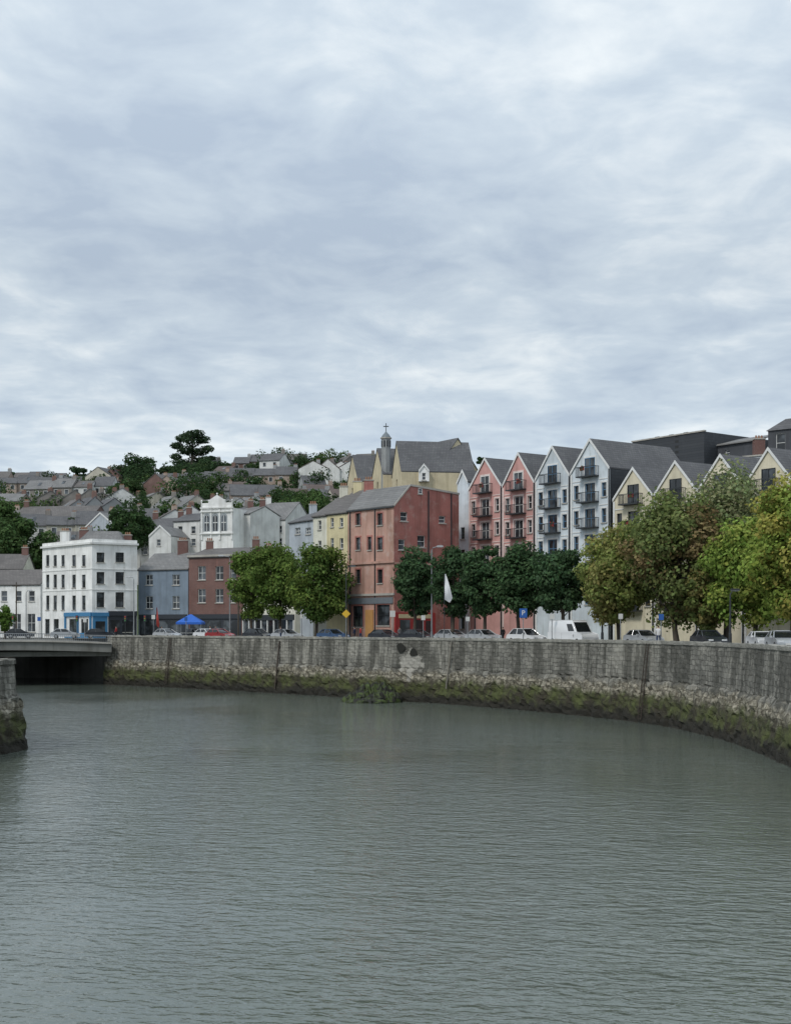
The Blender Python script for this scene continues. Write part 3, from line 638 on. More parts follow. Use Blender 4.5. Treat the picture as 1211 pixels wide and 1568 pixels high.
# ---------------------------------------------------------------- trees
def leafmat():
    m=bpy.data.materials.new('foliage'); m.use_nodes=True; nt=m.node_tree; nt.nodes.clear()
    at=N(nt,'ShaderNodeAttribute'); at.attribute_name='leafcol'
    d=N(nt,'ShaderNodeBsdfDiffuse'); t=N(nt,'ShaderNodeBsdfTranslucent'); mx=N(nt,'ShaderNodeMixShader'); mx.inputs[0].default_value=.36
    o=N(nt,'ShaderNodeOutputMaterial')
    nt.links.new(at.outputs['Color'],d.inputs[0]); nt.links.new(at.outputs['Color'],t.inputs[0]); nt.links.new(d.outputs[0],mx.inputs[1]); nt.links.new(t.outputs[0],mx.inputs[2])
    nt.links.new(mx.outputs[0],o.inputs[0]); return m
LM=leafmat(); bark=render_mat('bark',(.085,.07,.055),.95)
def leaves(cl,nper,leaf,col,rs,col2=None,mixp=.3):
    V=[];C=[]
    for c,r in cl:
        n=int(nper*rs.uniform(.7,1.3)); d=rs.normal(size=(n,3)); d/=np.linalg.norm(d,axis=1)[:,None]
        rr=rs.uniform(.25,1,size=(n,1))**.5*(1+.25*(rs.rand(n,1)-.5)); p=np.array(c)+d*rr*np.array(r)
        nrm=d+rs.normal(size=(n,3))*.5+np.array([0,0,.4]); nrm/=np.linalg.norm(nrm,axis=1)[:,None]
        a=np.cross(nrm,rs.normal(size=(n,3))); a/=np.linalg.norm(a,axis=1)[:,None]; b=np.cross(nrm,a)
        s=leaf*rs.uniform(.6,1.3,size=(n,1)); 
        q=np.stack([p-a*s*.5,p-b*s*.36,p+a*s*.5,p+b*s*.36+nrm*s*.1],1)
        V.append(q.reshape(-1,3))
        base=np.array(col)*rs.uniform(.78,1.25)
        if col2 is not None and rs.rand()<mixp: base=np.array(col2)*rs.uniform(.8,1.2)
        cc=base[None]*rs.uniform(.7,1.35,size=(n,1))*(1+rs.normal(size=(n,3))*.05)
        C.append(np.repeat(np.clip(cc,.004,1),4,0))
    return np.concatenate(V),np.concatenate(C)
def leafmesh(name,V,C,parent=None):
    n=len(V)//4; me=bpy.data.meshes.new(name); me.vertices.add(len(V)); me.vertices.foreach_set('co',V.astype(np.float32).ravel())
    me.loops.add(len(V)); me.loops.foreach_set('vertex_index',np.arange(len(V),dtype=np.int32)); me.polygons.add(n)
    me.polygons.foreach_set('loop_start',np.arange(n,dtype=np.int32)*4); me.polygons.foreach_set('loop_total',np.full(n,4,dtype=np.int32))
    me.update(calc_edges=True); at=me.color_attributes.new('leafcol','FLOAT_COLOR','POINT')
    at.data.foreach_set('color',np.concatenate([C,np.ones((len(C),1))],1).astype(np.float32).ravel()); me.materials.append(LM)
    return link(bpy.data.objects.new(name,me),parent)
def tree_clumps(x,y,zc,rx,rz,n,rs,flat=.8,cr=.33):
    cl=[]
    for k in range(n):
        d=rs.normal(size=3); d/=np.linalg.norm(d); r=rs.uniform(.15,1)**.42*.86
        wob=1+.12*math.sin(3*math.atan2(d[1],d[0])+x)
        c=(x+d[0]*r*rx*wob,y+d[1]*r*rx*wob,zc+d[2]*r*rz); s=rs.uniform(.7,1.3)*cr*min(rx,rz)
        cl.append((c,(s*1.1,s*1.1,s*flat)))
    return cl
def tree(name,px,D,ytop,ybot,pw,col,seed,n=42,nper=170,leaf=.42,z0=QZ,col2=None,mixp=.3,flat=.8,trunk=.22,cr=.33):
    rs=np.random.RandomState(seed); x=SX(px,D); zt=SZ(ytop,D); zb=SZ(ybot,D); rx=pw/F*D/2; rz=(zt-zb)/2; zc=(zt+zb)/2
    cl=tree_clumps(x,D,zc,rx,rz,n,rs,flat,cr)
    g=G(name); 
    top=(x+rs.uniform(-.3,.3),D,zc+rz*.3)
    mid=(x+rs.uniform(-.2,.2),D+.1,max(zb+.3,z0+1.5))
    g.tube('trunk',bark,[(x,D,z0-.2),(x,D,z0+.3),mid,top],[trunk*1.35,trunk,trunk*.8,trunk*.25],9)
    for k in range(0,len(cl),3):
        c=cl[k][0]; s=Vector(mid).lerp(Vector(top),rs.uniform(0,.7)); m_=s.lerp(Vector(c),.5)+Vector((0,0,-.2))
        g.tube('limbs',bark,[tuple(s),tuple(m_),c],[trunk*.4,trunk*.25,trunk*.08],5)
    e=g.done(); V,C=leaves(cl,nper,leaf,col,rs,col2,mixp); leafmesh('foliage',V,C,e); return e
DG=(.065,.112,.055)
tree('lime_tree',386,171,828,955,72,(.125,.185,.05),1,50,200,.4); tree('lime_tree',428,166.5,826,955,88,(.13,.195,.052),2,60,200,.4); tree('lime_tree',484,161.5,828,958,104,(.105,.165,.046),3,74,200,.4,col2=(.14,.195,.05))
tree('plane_tree',634,148,835,952,72,DG,4,52,190,.38); tree('plane_tree',692,143.5,836,952,68,DG,5,50,190,.38); tree('plane_tree',742,140,833,950,74,(.07,.12,.057),6,54,190,.38)
tree('plane_tree',795,135.5,828,950,96,(.072,.124,.058),7,68,190,.38); tree('plane_tree',864,131,830,950,90,DG,8,64,190,.38)
tree('yellowing_lime_tree',948,124,788,962,138,(.225,.265,.085),9,88,240,.37,col2=(.28,.27,.10),mixp=.3)
tree('olive_green_tree',1036,119,738,968,164,(.185,.225,.085),10,116,240,.37,col2=(.24,.19,.095),mixp=.25,trunk=.3)
tree('willow_tree',1112,121,708,940,152,(.22,.26,.125),11,100,210,.36,flat=1.3,trunk=.3,col2=(.27,.28,.15))
tree('bright_green_tree',1155,112,788,962,136,(.21,.30,.07),12,90,250,.37,col2=(.27,.32,.08),trunk=.25)
tree('bright_green_tree',1214,103,724,958,146,(.23,.30,.07),13,104,250,.36,col2=(.34,.33,.09),mixp=.35,trunk=.28)
tree('yellowing_lime_tree',1088,116,850,970,86,(.19,.235,.08),14,48,220,.36,col2=(.25,.23,.09))
tree('lime_tree',625,205,850,930,40,DG,15,20); tree('garden_tree',8,200,925,966,36,(.10,.17,.04),16,20,140,.35)
tree('garden_tree',200,250,768,845,66,(.06,.105,.043),20,34,150,.6); tree('garden_tree',28,258,793,885,100,(.075,.125,.048),21,46,150,.7); tree('garden_tree',-5,275,760,845,80,(.08,.13,.048),22,34,150,.7)
tree('garden_tree',470,300,740,835,84,(.085,.14,.05),23,44,150,.7); tree('garden_tree',418,270,788,855,70,(.06,.11,.04),24,34,150,.6); tree('garden_tree',393,290,772,830,50,(.075,.13,.045),34,26,150,.6)
tree('garden_tree',252,285,772,830,34,(.055,.095,.04),41,18,140,.6); tree('garden_tree',305,300,765,800,40,(.06,.10,.04),42,18,140,.6)
hb=lambda px,D:hz(SX(px,D),D)
HC=(.05,.085,.04)
tree('hillside_tree',218,430,694,772,100,HC,25,54,150,1.0,z0=hb(225,430)); tree('hillside_tree',272,440,712,772,90,(.055,.085,.042),26,44,150,1.0,z0=hb(275,440)); tree('hillside_tree',327,445,698,756,62,HC,27,34,140,.9,z0=hb(325,445))
tree('hillside_tree',360,420,720,768,70,(.07,.115,.045),28,34,140,.9,z0=hb(360,420)); tree('hillside_tree',455,480,704,734,46,HC,29,20,120,.9,z0=hb(455,480)); tree('hillside_tree',128,490,712,740,46,HC,30,20,120,.9,z0=hb(128,490)); tree('hillside_tree',18,490,724,750,46,HC,31,20,120,.9,z0=hb(18,490))
tree('hillside_tree',195,380,736,778,66,(.06,.10,.04),35,30,140,.8,z0=hb(195,380)); tree('hillside_tree',90,420,740,767,56,(.06,.10,.04),36,24,140,.8,z0=hb(90,420)); tree('hillside_tree',250,400,736,778,70,HC,37,32,140,.8,z0=hb(250,400)); tree('hillside_tree',300,410,735,770,60,(.055,.09,.04),38,28,140,.8,z0=hb(300,410))
tree('hillside_tree',215,260,788,845,36,(.045,.085,.045),33,20,130,.55)
tree('hillside_tree',736,480,696,715,18,HC,32,10,90,.8,z0=hb(736,480))
rs=np.random.RandomState(44); D=455; x=SX(294,D); zb=hb(294,D); cl=[]
for k,(px,py,r) in enumerate([(290,664,13),(303,666,12),(278,670,11),(312,674,11),(295,676,15),(270,682,10),(318,688,11),(285,690,14),(305,692,13),(268,698,9),(296,704,14),(276,708,12),(314,704,11),(288,718,12),(305,716,12),(268,716,9),(322,700,7),(295,690,12),(280,726,10),(300,728,10)]):
    rr=r/F*D; cl.append(((SX(px,D),D+rs.uniform(-4,4),SZ(py,D)),(rr*1.05,rr*1.0,rr*.55)))
g=G('umbrella_pine_tree'); g.tube('trunk',bark,[(x,D,zb-1),(x+.3,D,SZ(725,D)),(x,D,SZ(700,D)),(x+.2,D,SZ(672,D))],[.8,.6,.45,.2],9)
for c,_ in cl: g.tube('limbs',bark,[(x,D,c[2]-3),((x+c[0])/2,(D+c[1])/2,c[2]-1.6),c],[.25,.18,.08],5)
e=g.done(); V,C=leaves(cl,330,.8,(.052,.082,.045),rs); leafmesh('foliage',V,C,e)
rs=np.random.RandomState(5); cl=[]
sp_=[(SX(rs.uniform(-60,600),D_),D_) for D_ in rs.uniform(262,520,size=95)]
for gx,gy,gw in gaps:
    for q in range(max(1,int(gw/4))): sp_.append((gx+rs.uniform(-gw/2,gw/2),gy+rs.uniform(-4,6)))
for x,D in sp_:
    z=hz(x,D); s=rs.uniform(2.0,4.8)
    for q in range(7): cl.append(((x+rs.normal()*s*.45,D+rs.normal()*s*.4,z+s*rs.uniform(.4,2.0)),(s*.6,s*.6,s*.5)))
V,C=leaves(cl,95,.75,(.05,.085,.037),rs,(.075,.115,.042),.3); leafmesh('distant_hillside_trees',V,C)

# ---------------------------------------------------------------- vehicles
def car(name,px,D,paint,L=4.2,Wd=1.78,Hh=1.48,van=False,rev=False,ang=None):
    i=at_px(px); t=(path[min(i+3,len(path)-1)]-path[max(i-3,0)]); a=math.atan2(t.y,t.x) if ang is None else ang
    if rev: a+=math.pi
    g=G(name,(SX(px,D),D,QZ-.015),a); h=Wd/2
    def extr(part,mat,prof,hw0):
        n=len(prof); v=[(x,-hw0,z) for x,z in prof]+[(x,hw0,z) for x,z in prof]
        g.add(part,mat,v,[tuple(range(n)),tuple(range(2*n-1,n-1,-1))]+[(k,(k+1)%n,n+(k+1)%n,n+k) for k in range(n)])
    f=L/2
    if van:
        body=[(-f,.35),(-f,1.2),(f-.9,1.2),(f-.15,1.05),(f,.8),(f,.35)]
        extr('body',paint,body,h)
        zb,zt=1.2,Hh; bx=(-f,f-.95); tx=(-f+.06,f-1.75); hi=h-.12
    else:
        body=[(-f,.35),(-f-.02,.7),(-f+.1,.92),(-f+.5,.96),(f-1.15,.94),(f-.3,.78),(f,.62),(f,.32)]
        extr('body',paint,body,h)
        zb,zt=.94,Hh; bx=(-f+.25,f-1.15); tx=(-f+.85,f-2.0); hi=h-.24
    hb_=h-.03
    gv=[(bx[0],-hb_,zb),(bx[1],-hb_,zb),(bx[1],hb_,zb),(bx[0],hb_,zb),(tx[0],-hi,zt-.05),(tx[1],-hi,zt-.05),(tx[1],hi,zt-.05),(tx[0],hi,zt-.05)]
    g.hexa('side_glass' if not van else 'upper_body',paint if van else carglass,gv)
    rv=[(tx[0]-.05,-hi-.01,zt-.05),(tx[1]+.05,-hi-.01,zt-.05),(tx[1]+.05,hi+.01,zt-.05),(tx[0]-.05,hi+.01,zt-.05),(tx[0]+.15,-hi+.15,zt+.02),(tx[1]-.1,-hi+.15,zt+.02),(tx[1]-.1,hi-.15,zt+.02),(tx[0]+.15,hi-.15,zt+.02)]
    g.hexa('roof_panel',paint,rv)
    if not van:
        for s in (-1,1):
            for (b0,t0) in ((bx[0],tx[0]),(bx[1],tx[1]),((bx[0]+bx[1])/2-.1,(tx[0]+tx[1])/2-.1)):
                g.tube('pillars',paint,[(b0,s*hb_,zb),(t0,s*hi,zt-.03)],[.045,.04],6)
    else:
        def lerp(p,q,t): return tuple(a_+(b_-a_)*t for a_,b_ in zip(p,q))
        a0,b0,c0,d0=gv[1],gv[2],gv[6],gv[5]
        o=Vector((.02,0,.012))
        g.poly('windscreen',carglass,[tuple(Vector(lerp(lerp(a0,b0,u),lerp(d0,c0,u),vv))+o) for u,vv in ((.07,.06),(.93,.06),(.93,.86),(.07,.86))])
        for s,(p,q,r_,t_) in ((-1,(gv[0],gv[1],gv[5],gv[4])),(1,(gv[3],gv[2],gv[6],gv[7]))):
            g.poly('cab_windows',carglass,[tuple(Vector(lerp(lerp(p,q,u),lerp(t_,r_,u),vv))+Vector((0,s*.015,.004))) for u,vv in ((.74,.12),(.95,.12),(.95,.72),(.74,.72))])
            g.box('side_door_seam',dark_fr,-.5,-.48,s*(h+.003)-.002,s*(h+.003)+.002,.45,1.2)
    wr=.32
    for xx in (-f+.78,f-.82):
        for s in (-1,1):
            g.tube('wheels',tyre,[(xx,s*(h-.2),wr),(xx,s*(h+.01),wr)],[wr,wr],18); g.tube('hubcaps',grey_metal,[(xx,s*(h+.01),wr),(xx,s*(h+.025),wr)],[.2,.17],12)
    hl=plain('headlight_lens',(.75,.77,.78),.15); tl=plain('tail_light_lens',(.4,.02,.02),.25)
    for s in (-1,1):
        g.box('headlights',hl,f-.06,f+.015,s*(h-.32)-.2,s*(h-.32)+.2,.6,.74); g.box('tail_lights',tl,-f-.03,-f+.04,s*(h-.17)-.12,s*(h-.17)+.12,.68,.86 if not van else 1.15)
        g.box('door_mirrors',paint,bx[1]-.45,bx[1]-.3,s*(h+.1)-.09,s*(h+.1)+.09,.95,1.1)
    g.box('bumpers',tyre,-f-.05,-f+.05,-h+.1,h-.1,.32,.46); g.box('bumpers',tyre,f-.05,f+.04,-h+.1,h-.1,.3,.42)
    g.box('number_plate',wl,f+.04,f+.05,-.26,.26,.42,.53)
    e=g.done()
    for o in e.children:
        if o.name.startswith(('body','upper_body','roof_panel','side_glass')):
            bv=o.modifiers.new('bevel','BEVEL'); bv.width=.06; bv.segments=3; bv.limit_method='ANGLE'
            o.data.polygons.foreach_set('use_smooth',[True]*len(o.data.polygons))
    return e
P=lambda n,c:plain(n,c,.3,0,.05,.6)
silver=P('silver_car_paint',(.42,.44,.46)); whitec=P('white_car_paint',(.78,.79,.8)); redc=P('red_car_paint',(.30,.02,.025)); dk=P('dark_car_paint',(.03,.035,.045)); blc=P('blue_car_paint',(.05,.10,.2))
car('parked_car',256,183,silver); car('parked_car',318,181,whitec); car('parked_car',337,176,redc); car('parked_car',300,188,dk); car('parked_car',440,163,silver)
car('parked_car',590,151,dk,Hh=1.45); car('parked_car',693,144,silver); car('parked_car',741,139,silver); car('parked_car',806,133.5,whitec,L=4.4,Hh=1.6); car('parked_van',877,127.5,whitec,L=5.6,Wd=2.0,Hh=2.42,van=True)
car('parked_car',640,147,dk); car('parked_car',152,197,dk,ang=.3); car('parked_car',30,200,dk,ang=.3); car('parked_car',1198,99,silver); car('parked_car',1168,104,whitec,Hh=1.4)
car('parked_car',985,121,silver); car('parked_car',1085,110,dk); car('parked_car',100,196,silver,ang=.2); car('parked_car',395,169,dk,Hh=1.55); car('parked_car',510,158,blc)

# ---------------------------------------------------------------- street furniture
lampm=plain('lamp_lens',(.6,.62,.6),.3)
def lamp(name,px,D,ytop,arm=1.2,side=-1,mat=None):
    mat=mat or grey_metal; x=SX(px,D); z=SZ(ytop,D); g=G(name)
    g.tube('column',mat,[(x,D,QZ),(x,D,QZ+1.2),(x,D,QZ+1.25),(x,D,z-.3),(x+side*.15,D,z-.05),(x+side*arm,D,z+.1)],[.14,.13,.09,.06,.05,.04],10)
    g.hexa('lamp_head',mat,[(x+side*arm-.4,D-.15,z+.03),(x+side*arm+.4,D-.15,z+.03),(x+side*arm+.4,D+.15,z+.03),(x+side*arm-.4,D+.15,z+.03),(x+side*arm-.3,D-.1,z+.2),(x+side*arm+.3,D-.1,z+.2),(x+side*arm+.3,D+.1,z+.2),(x+side*arm-.3,D+.1,z+.2)])
    g.box('lens',lampm,x+side*arm-.3,x+side*arm+.3,D-.11,D+.11,z-.02,z+.028); g.done()
lamp('street_lamp',661,144,838,.9,1); lamp('street_lamp',205,196,884,.8,-1); lamp('street_lamp',352,177,852,1.2,-1); lamp('street_lamp',530,156,868,.8,1,dark_fr)
lamp('street_lamp',1118,106,905,.4,1,dark_fr); lamp('street_lamp',922,124,900,.5,1,dark_fr); lamp('street_lamp',40,205,905,.6,1)
lamp('street_lamp',727,144,925,.4,1,dark_fr)
def sign(name,px,D,py,shape,mat,sz=.35,letter=None):
    x=SX(px,D); z=SZ(py,D); g=G(name); g.tube('post',grey_metal,[(x,D,QZ),(x,D,z+sz)],[.045,.045],8)
    if shape=='diamond': 
        q=[(x,D-.06,z-sz),(x+sz,D-.06,z),(x,D-.06,z+sz),(x-sz,D-.06,z)]
        g.hexa('plate',mat,q[:]+[(a,b-.03,c) for a,b,c in q]) 
    else: g.box('plate',mat,x-sz,x+sz,D-.09,D-.06,z-sz*1.2,z+sz*1.2)
    e=g.done()
    if letter:
        cu=bpy.data.curves.new('letter','FONT'); cu.body=letter; cu.size=sz*1.8; cu.align_x='CENTER'; cu.align_y='CENTER'; cu.extrude=.004
        o=bpy.data.objects.new('letter',cu); o.location=(x,D-.1,z); o.rotation_euler=(math.pi/2,0,0); o.data.materials.append(wl); link(o,e)
bluesg=plain('blue_sign_face',(.02,.10,.36),.4); whsg=plain('white_sign_face',(.6,.6,.58),.4)
sign('warning_sign',530,151,940,'diamond',plain('yellow_sign_face',(.65,.40,.03),.4),.5)
sign('parking_sign',801,129,939,'rect',bluesg,.38,'P')
sign('information_sign',601,148,940,'rect',whsg,.3); sign('street_sign',1012,112,945,'rect',bluesg,.22)
for px,D,py,m_,s_ in ((235,185,945,whsg,.25),(285,182,948,bluesg,.22),(375,172,946,whsg,.25),(462,160,944,whsg,.2),(648,143,946,whsg,.22),(716,138,948,whsg,.2),(845,128,944,whsg,.22),(130,192,950,whsg,.25),(60,196,948,bluesg,.25),(950,120,944,whsg,.2)):
    sign('street_sign',px,D,py,'rect',m_,s_)
def traffic_light(px,D):
    x=SX(px,D); g=G('traffic_light'); g.tube('pole',dark_fr,[(x,D,QZ),(x,D,QZ+3.3)],[.06,.05],8); g.box('signal_head',dark_fr,x-.16,x+.16,D-.2,D-.02,QZ+2.5,QZ+3.4)
    for k,c in enumerate(((.05,.2,.06),(.3,.2,.03),(.4,.03,.03))): g.tube('lenses',plain('signal_lens_%d'%k,c,.3),[(x,D-.2,QZ+2.65+.28*k),(x,D-.23,QZ+2.65+.28*k)],[.1,.1],10)
    g.done()
for px,D in ((192,188),(222,184),(118,188),(20,194)): traffic_light(px,D)
def utility_pole(px,D,h):
    x=SX(px,D); g=G('utility_pole'); g.tube('pole',bark,[(x,D,QZ),(x,D,QZ+h)],[.13,.09],8); g.box('crossarm',bark,x-.7,x+.7,D-.05,D+.05,QZ+h-.7,QZ+h-.58); g.done()
utility_pole(365,190,9); utility_pole(25,212,9)
def featherflag(name,px,D,yt,yb,mat,wid=.85):
    x=SX(px,D); z1=SZ(yt,D); z0=SZ(yb,D); g=G(name); g.tube('pole',dark_fr,[(x-.05,D,QZ),(x-.05,D,z1-.5),(x,D,z1)],[.04,.03,.015],6)
    v=[];f=[];n=12
    for k in range(n+1):
        t=k/n; zz=z1+(z0-z1)*t; ww=wid*min(1,(t*1.0+.08)**.8)*1.05 if t<.85 else wid*(1-(t-.85)*2.5)
        for s in (0,.5,1): v.append((x-.02+ww*s,D-.05+.12*math.sin(t*6+s*2),zz-.35*s*t))
    for k in range(n):
        for s in (0,1): o=3*k+s; f.append((o,o+1,o+4,o+3))
    g.add('banner',mat,v,f); g.done()
featherflag('feather_flag',681,139,879,918,plain('white_flag_cloth',(.72,.73,.75),.8))
featherflag('feather_flag',240,200,930,958,plain('red_flag_cloth',(.4,.05,.04),.8),.45)
g=G('blue_market_gazebo'); D=186; x=SX(292,D); bm=plain('blue_canvas',(.02,.12,.5),.7)
z=SZ(953,D); g.add('canopy',bm,[(x-1.8,D-1.8,z),(x+1.8,D-1.8,z),(x+1.8,D+1.8,z),(x-1.8,D+1.8,z),(x-.15,D,SZ(941,D)),(x+.15,D,SZ(941,D))],[(0,1,5,4),(1,2,5),(2,3,4,5),(3,0,4)])
for a,b_,c,d_ in ((-1.8,1.8,-1.8,-1.77),(-1.8,1.8,1.77,1.8),(-1.8,-1.77,-1.77,1.77),(1.77,1.8,-1.77,1.77)): g.box('valance',bm,x+a,x+b_,D+c,D+d_,z-.3,z-.003)
for sx in (-1,1):
    for sy in (-1,1): g.box('legs',grey_metal,x+sx*1.72-.03,x+sx*1.72+.03,D+sy*1.72-.03,D+sy*1.72+.03,QZ,z)
g.box('counter',wl,x-1.3,x+1.3,D-.9,D-.3,QZ+.85,QZ+.92); g.done()
def on_wall(name,px,z0,z1,wd,mat,parts='pipe'):
    i=at_px(px); t=(path[i+1]-path[i-1]).normalized(); w=Wl(path[i]-t*wd/2,path[i]+t*wd/2); g=G(name)
    if parts=='ladder':
        for u in (0,wd-.06): g.hexa('rails',mat,[w.pt(u,z0,1.0),w.pt(u+.06,z0,1.0),w.pt(u+.06,z0,.94),w.pt(u,z0,.94),w.pt(u,z1,.22),w.pt(u+.06,z1,.22),w.pt(u+.06,z1,.16),w.pt(u,z1,.16)])
        n=int((z1-z0)/.32)
        for k in range(n): 
            t_=k/n; d=.97+(.19-.97)*t_; z=z0+(z1-z0)*t_; w.box(g,'rungs',mat,.06,wd-.06,z,z+.04,d-.02,d+.02)
    elif parts=='painted_hole':
        rs=np.random.RandomState(int(px)); n=9
        pts=[w.pt(wd/2+wd/2*math.cos(2*math.pi*k/n)*rs.uniform(.7,1.2),(z0+z1)/2+(z1-z0)/2*math.sin(2*math.pi*k/n)*rs.uniform(.8,1.2),.22) for k in range(n)]
        g.poly('painted_dark_opening',plain('painted_outfall_shadow',(.018,.018,.014),.95),pts)  # flat dark patch, paints the shade inside a hole
    else:
        g.hexa('pipe',mat,[w.pt(0,z0,.95),w.pt(wd,z0,.95),w.pt(wd,z0,.83),w.pt(0,z0,.83),w.pt(0,z1,.22),w.pt(wd,z1,.22),w.pt(wd,z1,.1),w.pt(0,z1,.1)])
        for k in range(4): z=z0+(z1-z0)*(k+.5)/4; d=.95+(.22-.95)*(k+.5)/4; w.box(g,'brackets',mat,-.06,wd+.06,z,z+.06,d-.5,d+.02)
    g.done()
rust=render_mat('rusty_iron',(.06,.045,.035)); paler=render_mat('weathered_pipe',(.19,.175,.145)); on_wall('drain_pipe',693,1.6,6.5,.13,paler); on_wall('iron_ladder',994,.3,6.6,.5,rust,'ladder'); on_wall('drain_pipe',428,.5,6.3,.14,rust); on_wall('iron_ladder',262,.5,6.5,.5,rust,'ladder')
on_wall('wall_outfall',614,5.2,6.3,1.5,rust,'painted_hole'); on_wall('wall_outfall',633,4.8,5.7,1.3,rust,'painted_hole')
def mound():
    m,nt,b=newmat('seaweed'); tc=N(nt,'ShaderNodeTexCoord').outputs['Object']
    nt.links.new(mixc(nt,ss(nt,noise(nt,tc,1.3,6,.7),.45,.62),(.010,.010,.006),(.05,.075,.014)),b.inputs['Base Color']); b.inputs['Roughness'].default_value=.75
    rs=np.random.RandomState(3); V=[];Fc=[]
    for (px,D,ln_,wd,hh,a,tilt) in ((548,140,4.2,.9,1.1,.35,.20),(585,138,4.4,.9,1.1,.1,.10),(572,141,5.0,1.0,1.9,.2,.08),(560,137,4.6,.9,.5,-.1,.03),(592,139.5,2.6,.8,1.6,.2,.0)):
        o=len(V); nu,nv=26,14
        for i in range(nu+1):
            s=-1+2*i/nu; r=max(.02,(1-abs(s)**3.0))**.6
            for j in range(nv):
                th=2*math.pi*j/nv; k=1+rs.uniform(-.16,.16)
                lx=s*ln_/2; ly=wd*r*math.cos(th)*k; lz=hh*r*math.sin(th)*k+tilt*lx
                V.append((SX(px,D)+lx*math.cos(a)-ly*math.sin(a),D+lx*math.sin(a)+ly*math.cos(a),lz))
        for i in range(nu):
            for j in range(nv): Fc.append((o+i*nv+j,o+i*nv+(j+1)%nv,o+(i+1)*nv+(j+1)%nv,o+(i+1)*nv+j))
    meshobj('seaweed_covered_mound',V,Fc,m,None,False)
mound()

# ---------------------------------------------------------------- pedestrians
skin=plain('skin',(.50,.32,.25),.6); hair=plain('hair',(.05,.03,.02),.8)
def person(name,px,D,facing,top,legs,hgt=1.72,z=None,stride=.22):
    e=empty(name,(SX(px,D),D,QZ if z is None else z),facing); k=hgt/1.72
    J=[(0,0,.95),(0,0,1.15),(0,0,1.38),(0,0,1.47),(0,.01,1.53),
       (.1,0,.9),(.11,stride*.45,.5),(.11,stride*.9,.08),(.11,stride*.9-.0+.13,.03),
       (-.1,0,.9),(-.11,-stride*.2,.5),(-.11,-stride,.1),(-.11,-stride+.14,.03),
       (.2,0,1.38),(.25,-.06,1.12),(.24,.06,.88),(.24,.1,.80),(-.2,0,1.38),(-.25,.06,1.12),(-.24,.16,.90),(-.24,.2,.82)]
    E=[(0,1),(1,2),(2,3),(3,4),(0,5),(5,6),(6,7),(7,8),(0,9),(9,10),(10,11),(11,12),(2,13),(13,14),(14,15),(15,16),(2,17),(17,18),(18,19),(19,20)]
    R=[.15,.14,.15,.06,.055,.1,.07,.05,.04,.1,.07,.05,.04,.07,.052,.035,.03,.07,.052,.035,.03]
    me=bpy.data.meshes.new('body'); me.from_pydata([(a*k,b*k,c*k) for a,b,c in J],E,[]); o=link(bpy.data.objects.new('body',me),e)
    mo=o.modifiers.new('skin','SKIN')
    for i,r in enumerate(R): me.skin_vertices[0].data[i].radius=(r*k,r*.75*k if i<3 else r*k)
    me.skin_vertices[0].data[0].use_root=True; o.modifiers.new('sub','SUBSURF').levels=1; o.modifiers['sub'].render_levels=1
    dg=bpy.context.evaluated_depsgraph_get(); dg.update(); nm=bpy.data.meshes.new_from_object(o.evaluated_get(dg)); o.modifiers.clear(); o.data=nm
    nm.materials.clear()
    for m_ in (top,legs,skin,tyre): nm.materials.append(m_)
    for p in nm.polygons:
        c=p.center/k; p.use_smooth=True
        p.material_index= 3 if c.z<.09 else (2 if c.z>1.46 or (abs(c.x)>.19 and c.z<.88) else (1 if c.z<.93 and abs(c.x)<.2 else 0))
    v=[];f=[]
    for i in range(9):
        ph=math.pi*i/8
        for j in range(12):
            th=2*math.pi*j/12; r=math.sin(ph); jaw=1-.22*max(0,math.cos(ph)*-1); nose=.018 if (j==3 and i in(4,5)) else 0
            v.append((.075*r*jaw*math.cos(th)*k,(.095*r*jaw+nose)*math.sin(th)*k+.012,(1.61+.115*math.cos(ph))*k))
    for i in range(8):
        for j in range(12): f.append((i*12+j,i*12+(j+1)%12,(i+1)*12+(j+1)%12,(i+1)*12+j))
    h=meshobj('head',v,f,skin,e,True); h.data.materials.append(hair)
    for p in h.data.polygons:
        c=p.center/k
        if c.z>1.665 or (c.y<.0 and c.z>1.56): p.material_index=1
tops=[plain('navy_cloth',(.02,.03,.07),.9),plain('red_cloth',(.4,.04,.04),.9),plain('white_cloth',(.6,.6,.6),.9),plain('black_cloth',(.015,.015,.018),.9),plain('grey_cloth',(.2,.2,.21),.9)]
jeans=plain('denim',(.04,.06,.12),.9)
for i,(px,D,fa) in enumerate(((543,153,1.3),(552,158,-1.2),(322,184,1.6),(330,184,-1.5),(612,150,.8),(248,190,2.0),(178,196,1.5),(1008,113,-.5),(770,135,.7),(430,160,1.0))):
    person('pedestrian',px,D,fa,tops[i%5],jeans if i%2 else tops[3],1.65+.04*(i%4),QZ+.1)

# ---------------------------------------------------------------- sky, sun, camera
world=bpy.data.worlds.new('World'); sc.world=world; world.use_nodes=True; nt=world.node_tree; bg=nt.nodes['Background']
sky=N(nt,'ShaderNodeTexSky'); sky.sky_type='NISHITA'; sky.sun_disc=False; EL,AZ=48,222; sky.sun_elevation=math.radians(EL); sky.sun_rotation=math.radians(AZ)
gen=N(nt,'ShaderNodeTexCoord').outputs['Generated']; sp=N(nt,'ShaderNodeSeparateXYZ'); nt.links.new(gen,sp.inputs[0])
zc=math_(nt,'ADD',math_(nt,'MAXIMUM',sp.outputs[2],0),.11)
cb=N(nt,'ShaderNodeCombineXYZ'); nt.links.new(math_(nt,'DIVIDE',sp.outputs[0],zc),cb.inputs[0]); nt.links.new(math_(nt,'DIVIDE',sp.outputs[1],zc),cb.inputs[1]); cb.inputs[2].default_value=3.7
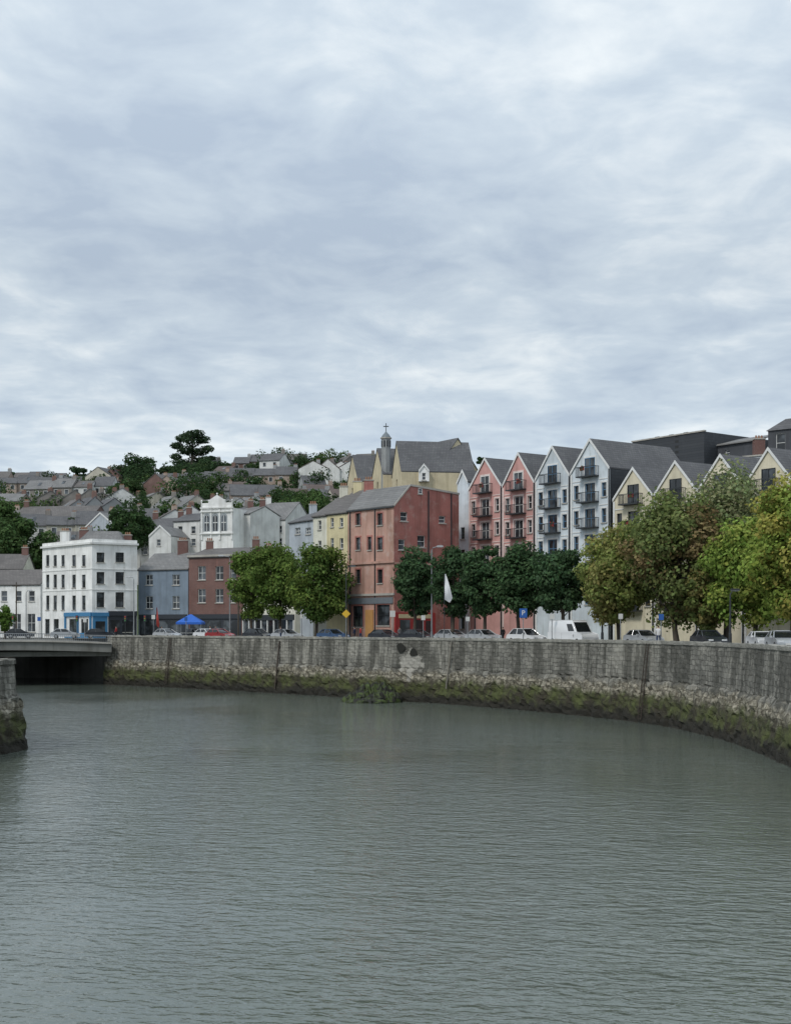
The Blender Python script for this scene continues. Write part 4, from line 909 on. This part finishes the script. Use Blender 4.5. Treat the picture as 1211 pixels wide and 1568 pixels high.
n1=noise(nt,cb.outputs[0],1.0,4,.5,.3); n2=noise(nt,cb.outputs[0],4.6,6,.55,.45,(1,.9,1)); n3=noise(nt,cb.outputs[0],12,4,.55,.2)
s=math_(nt,'ADD',math_(nt,'MULTIPLY',n1,.50),math_(nt,'ADD',math_(nt,'MULTIPLY',n2,.38),math_(nt,'MULTIPLY',n3,.12)))
ramp=N(nt,'ShaderNodeValToRGB'); nt.links.new(s,ramp.inputs[0]); el=ramp.color_ramp.elements
el[0].position=.38; el[0].color=(.405,.48,.575,1); el[1].position=.63; el[1].color=(.75,.795,.815,1); x_=el.new(.5); x_.color=(.525,.60,.67,1)
r2=N(nt,'ShaderNodeValToRGB'); nt.links.new(sp.outputs[2],r2.inputs[0]); e2=r2.color_ramp.elements
e2[0].position=0; e2[0].color=(.58,.58,.58,1); e2[1].position=1; e2[1].color=(.62,.62,.62,1)
for p_,c_ in ((.10,.57),(.17,.515),(.26,.50),(.36,.56),(.5,.60)): q=e2.new(p_); q.color=(c_,c_,c_,1)
col=mixc(nt,1.0,ramp.outputs[0],r2.outputs[0],'MULTIPLY')
sc_=N(nt,'ShaderNodeVectorMath'); sc_.operation='SCALE'; nt.links.new(col,sc_.inputs[0]); sc_.inputs['Scale'].default_value=23.0
fin=mixc(nt,.9,sky.outputs[0],sc_.outputs[0]); nt.links.new(fin,bg.inputs[0]); bg.inputs[1].default_value=.1
sd=bpy.data.lights.new('sun','SUN'); sd.energy=1.5; sd.angle=math.radians(12); sd.color=(1,.96,.9); so=link(bpy.data.objects.new('sun',sd))
az=math.radians(AZ); dirv=Vector((math.sin(az)*math.cos(math.radians(EL)),math.cos(az)*math.cos(math.radians(EL)),math.sin(math.radians(EL))))
so.rotation_euler=dirv.to_track_quat('Z','Y').to_euler()
cd=bpy.data.cameras.new('camera'); cam=link(bpy.data.objects.new('camera',cd)); cam.location=(0,0,H); cam.rotation_euler=(math.pi/2,0,0)
cd.sensor_fit='HORIZONTAL'; cd.sensor_width=36; cd.lens=36*F/1211; cd.shift_y=(HY-784)/1211; cd.clip_end=9000; cd.clip_start=.5
sc.camera=cam
sc.view_settings.view_transform='Standard'; sc.view_settings.look='None'; sc.view_settings.exposure=0
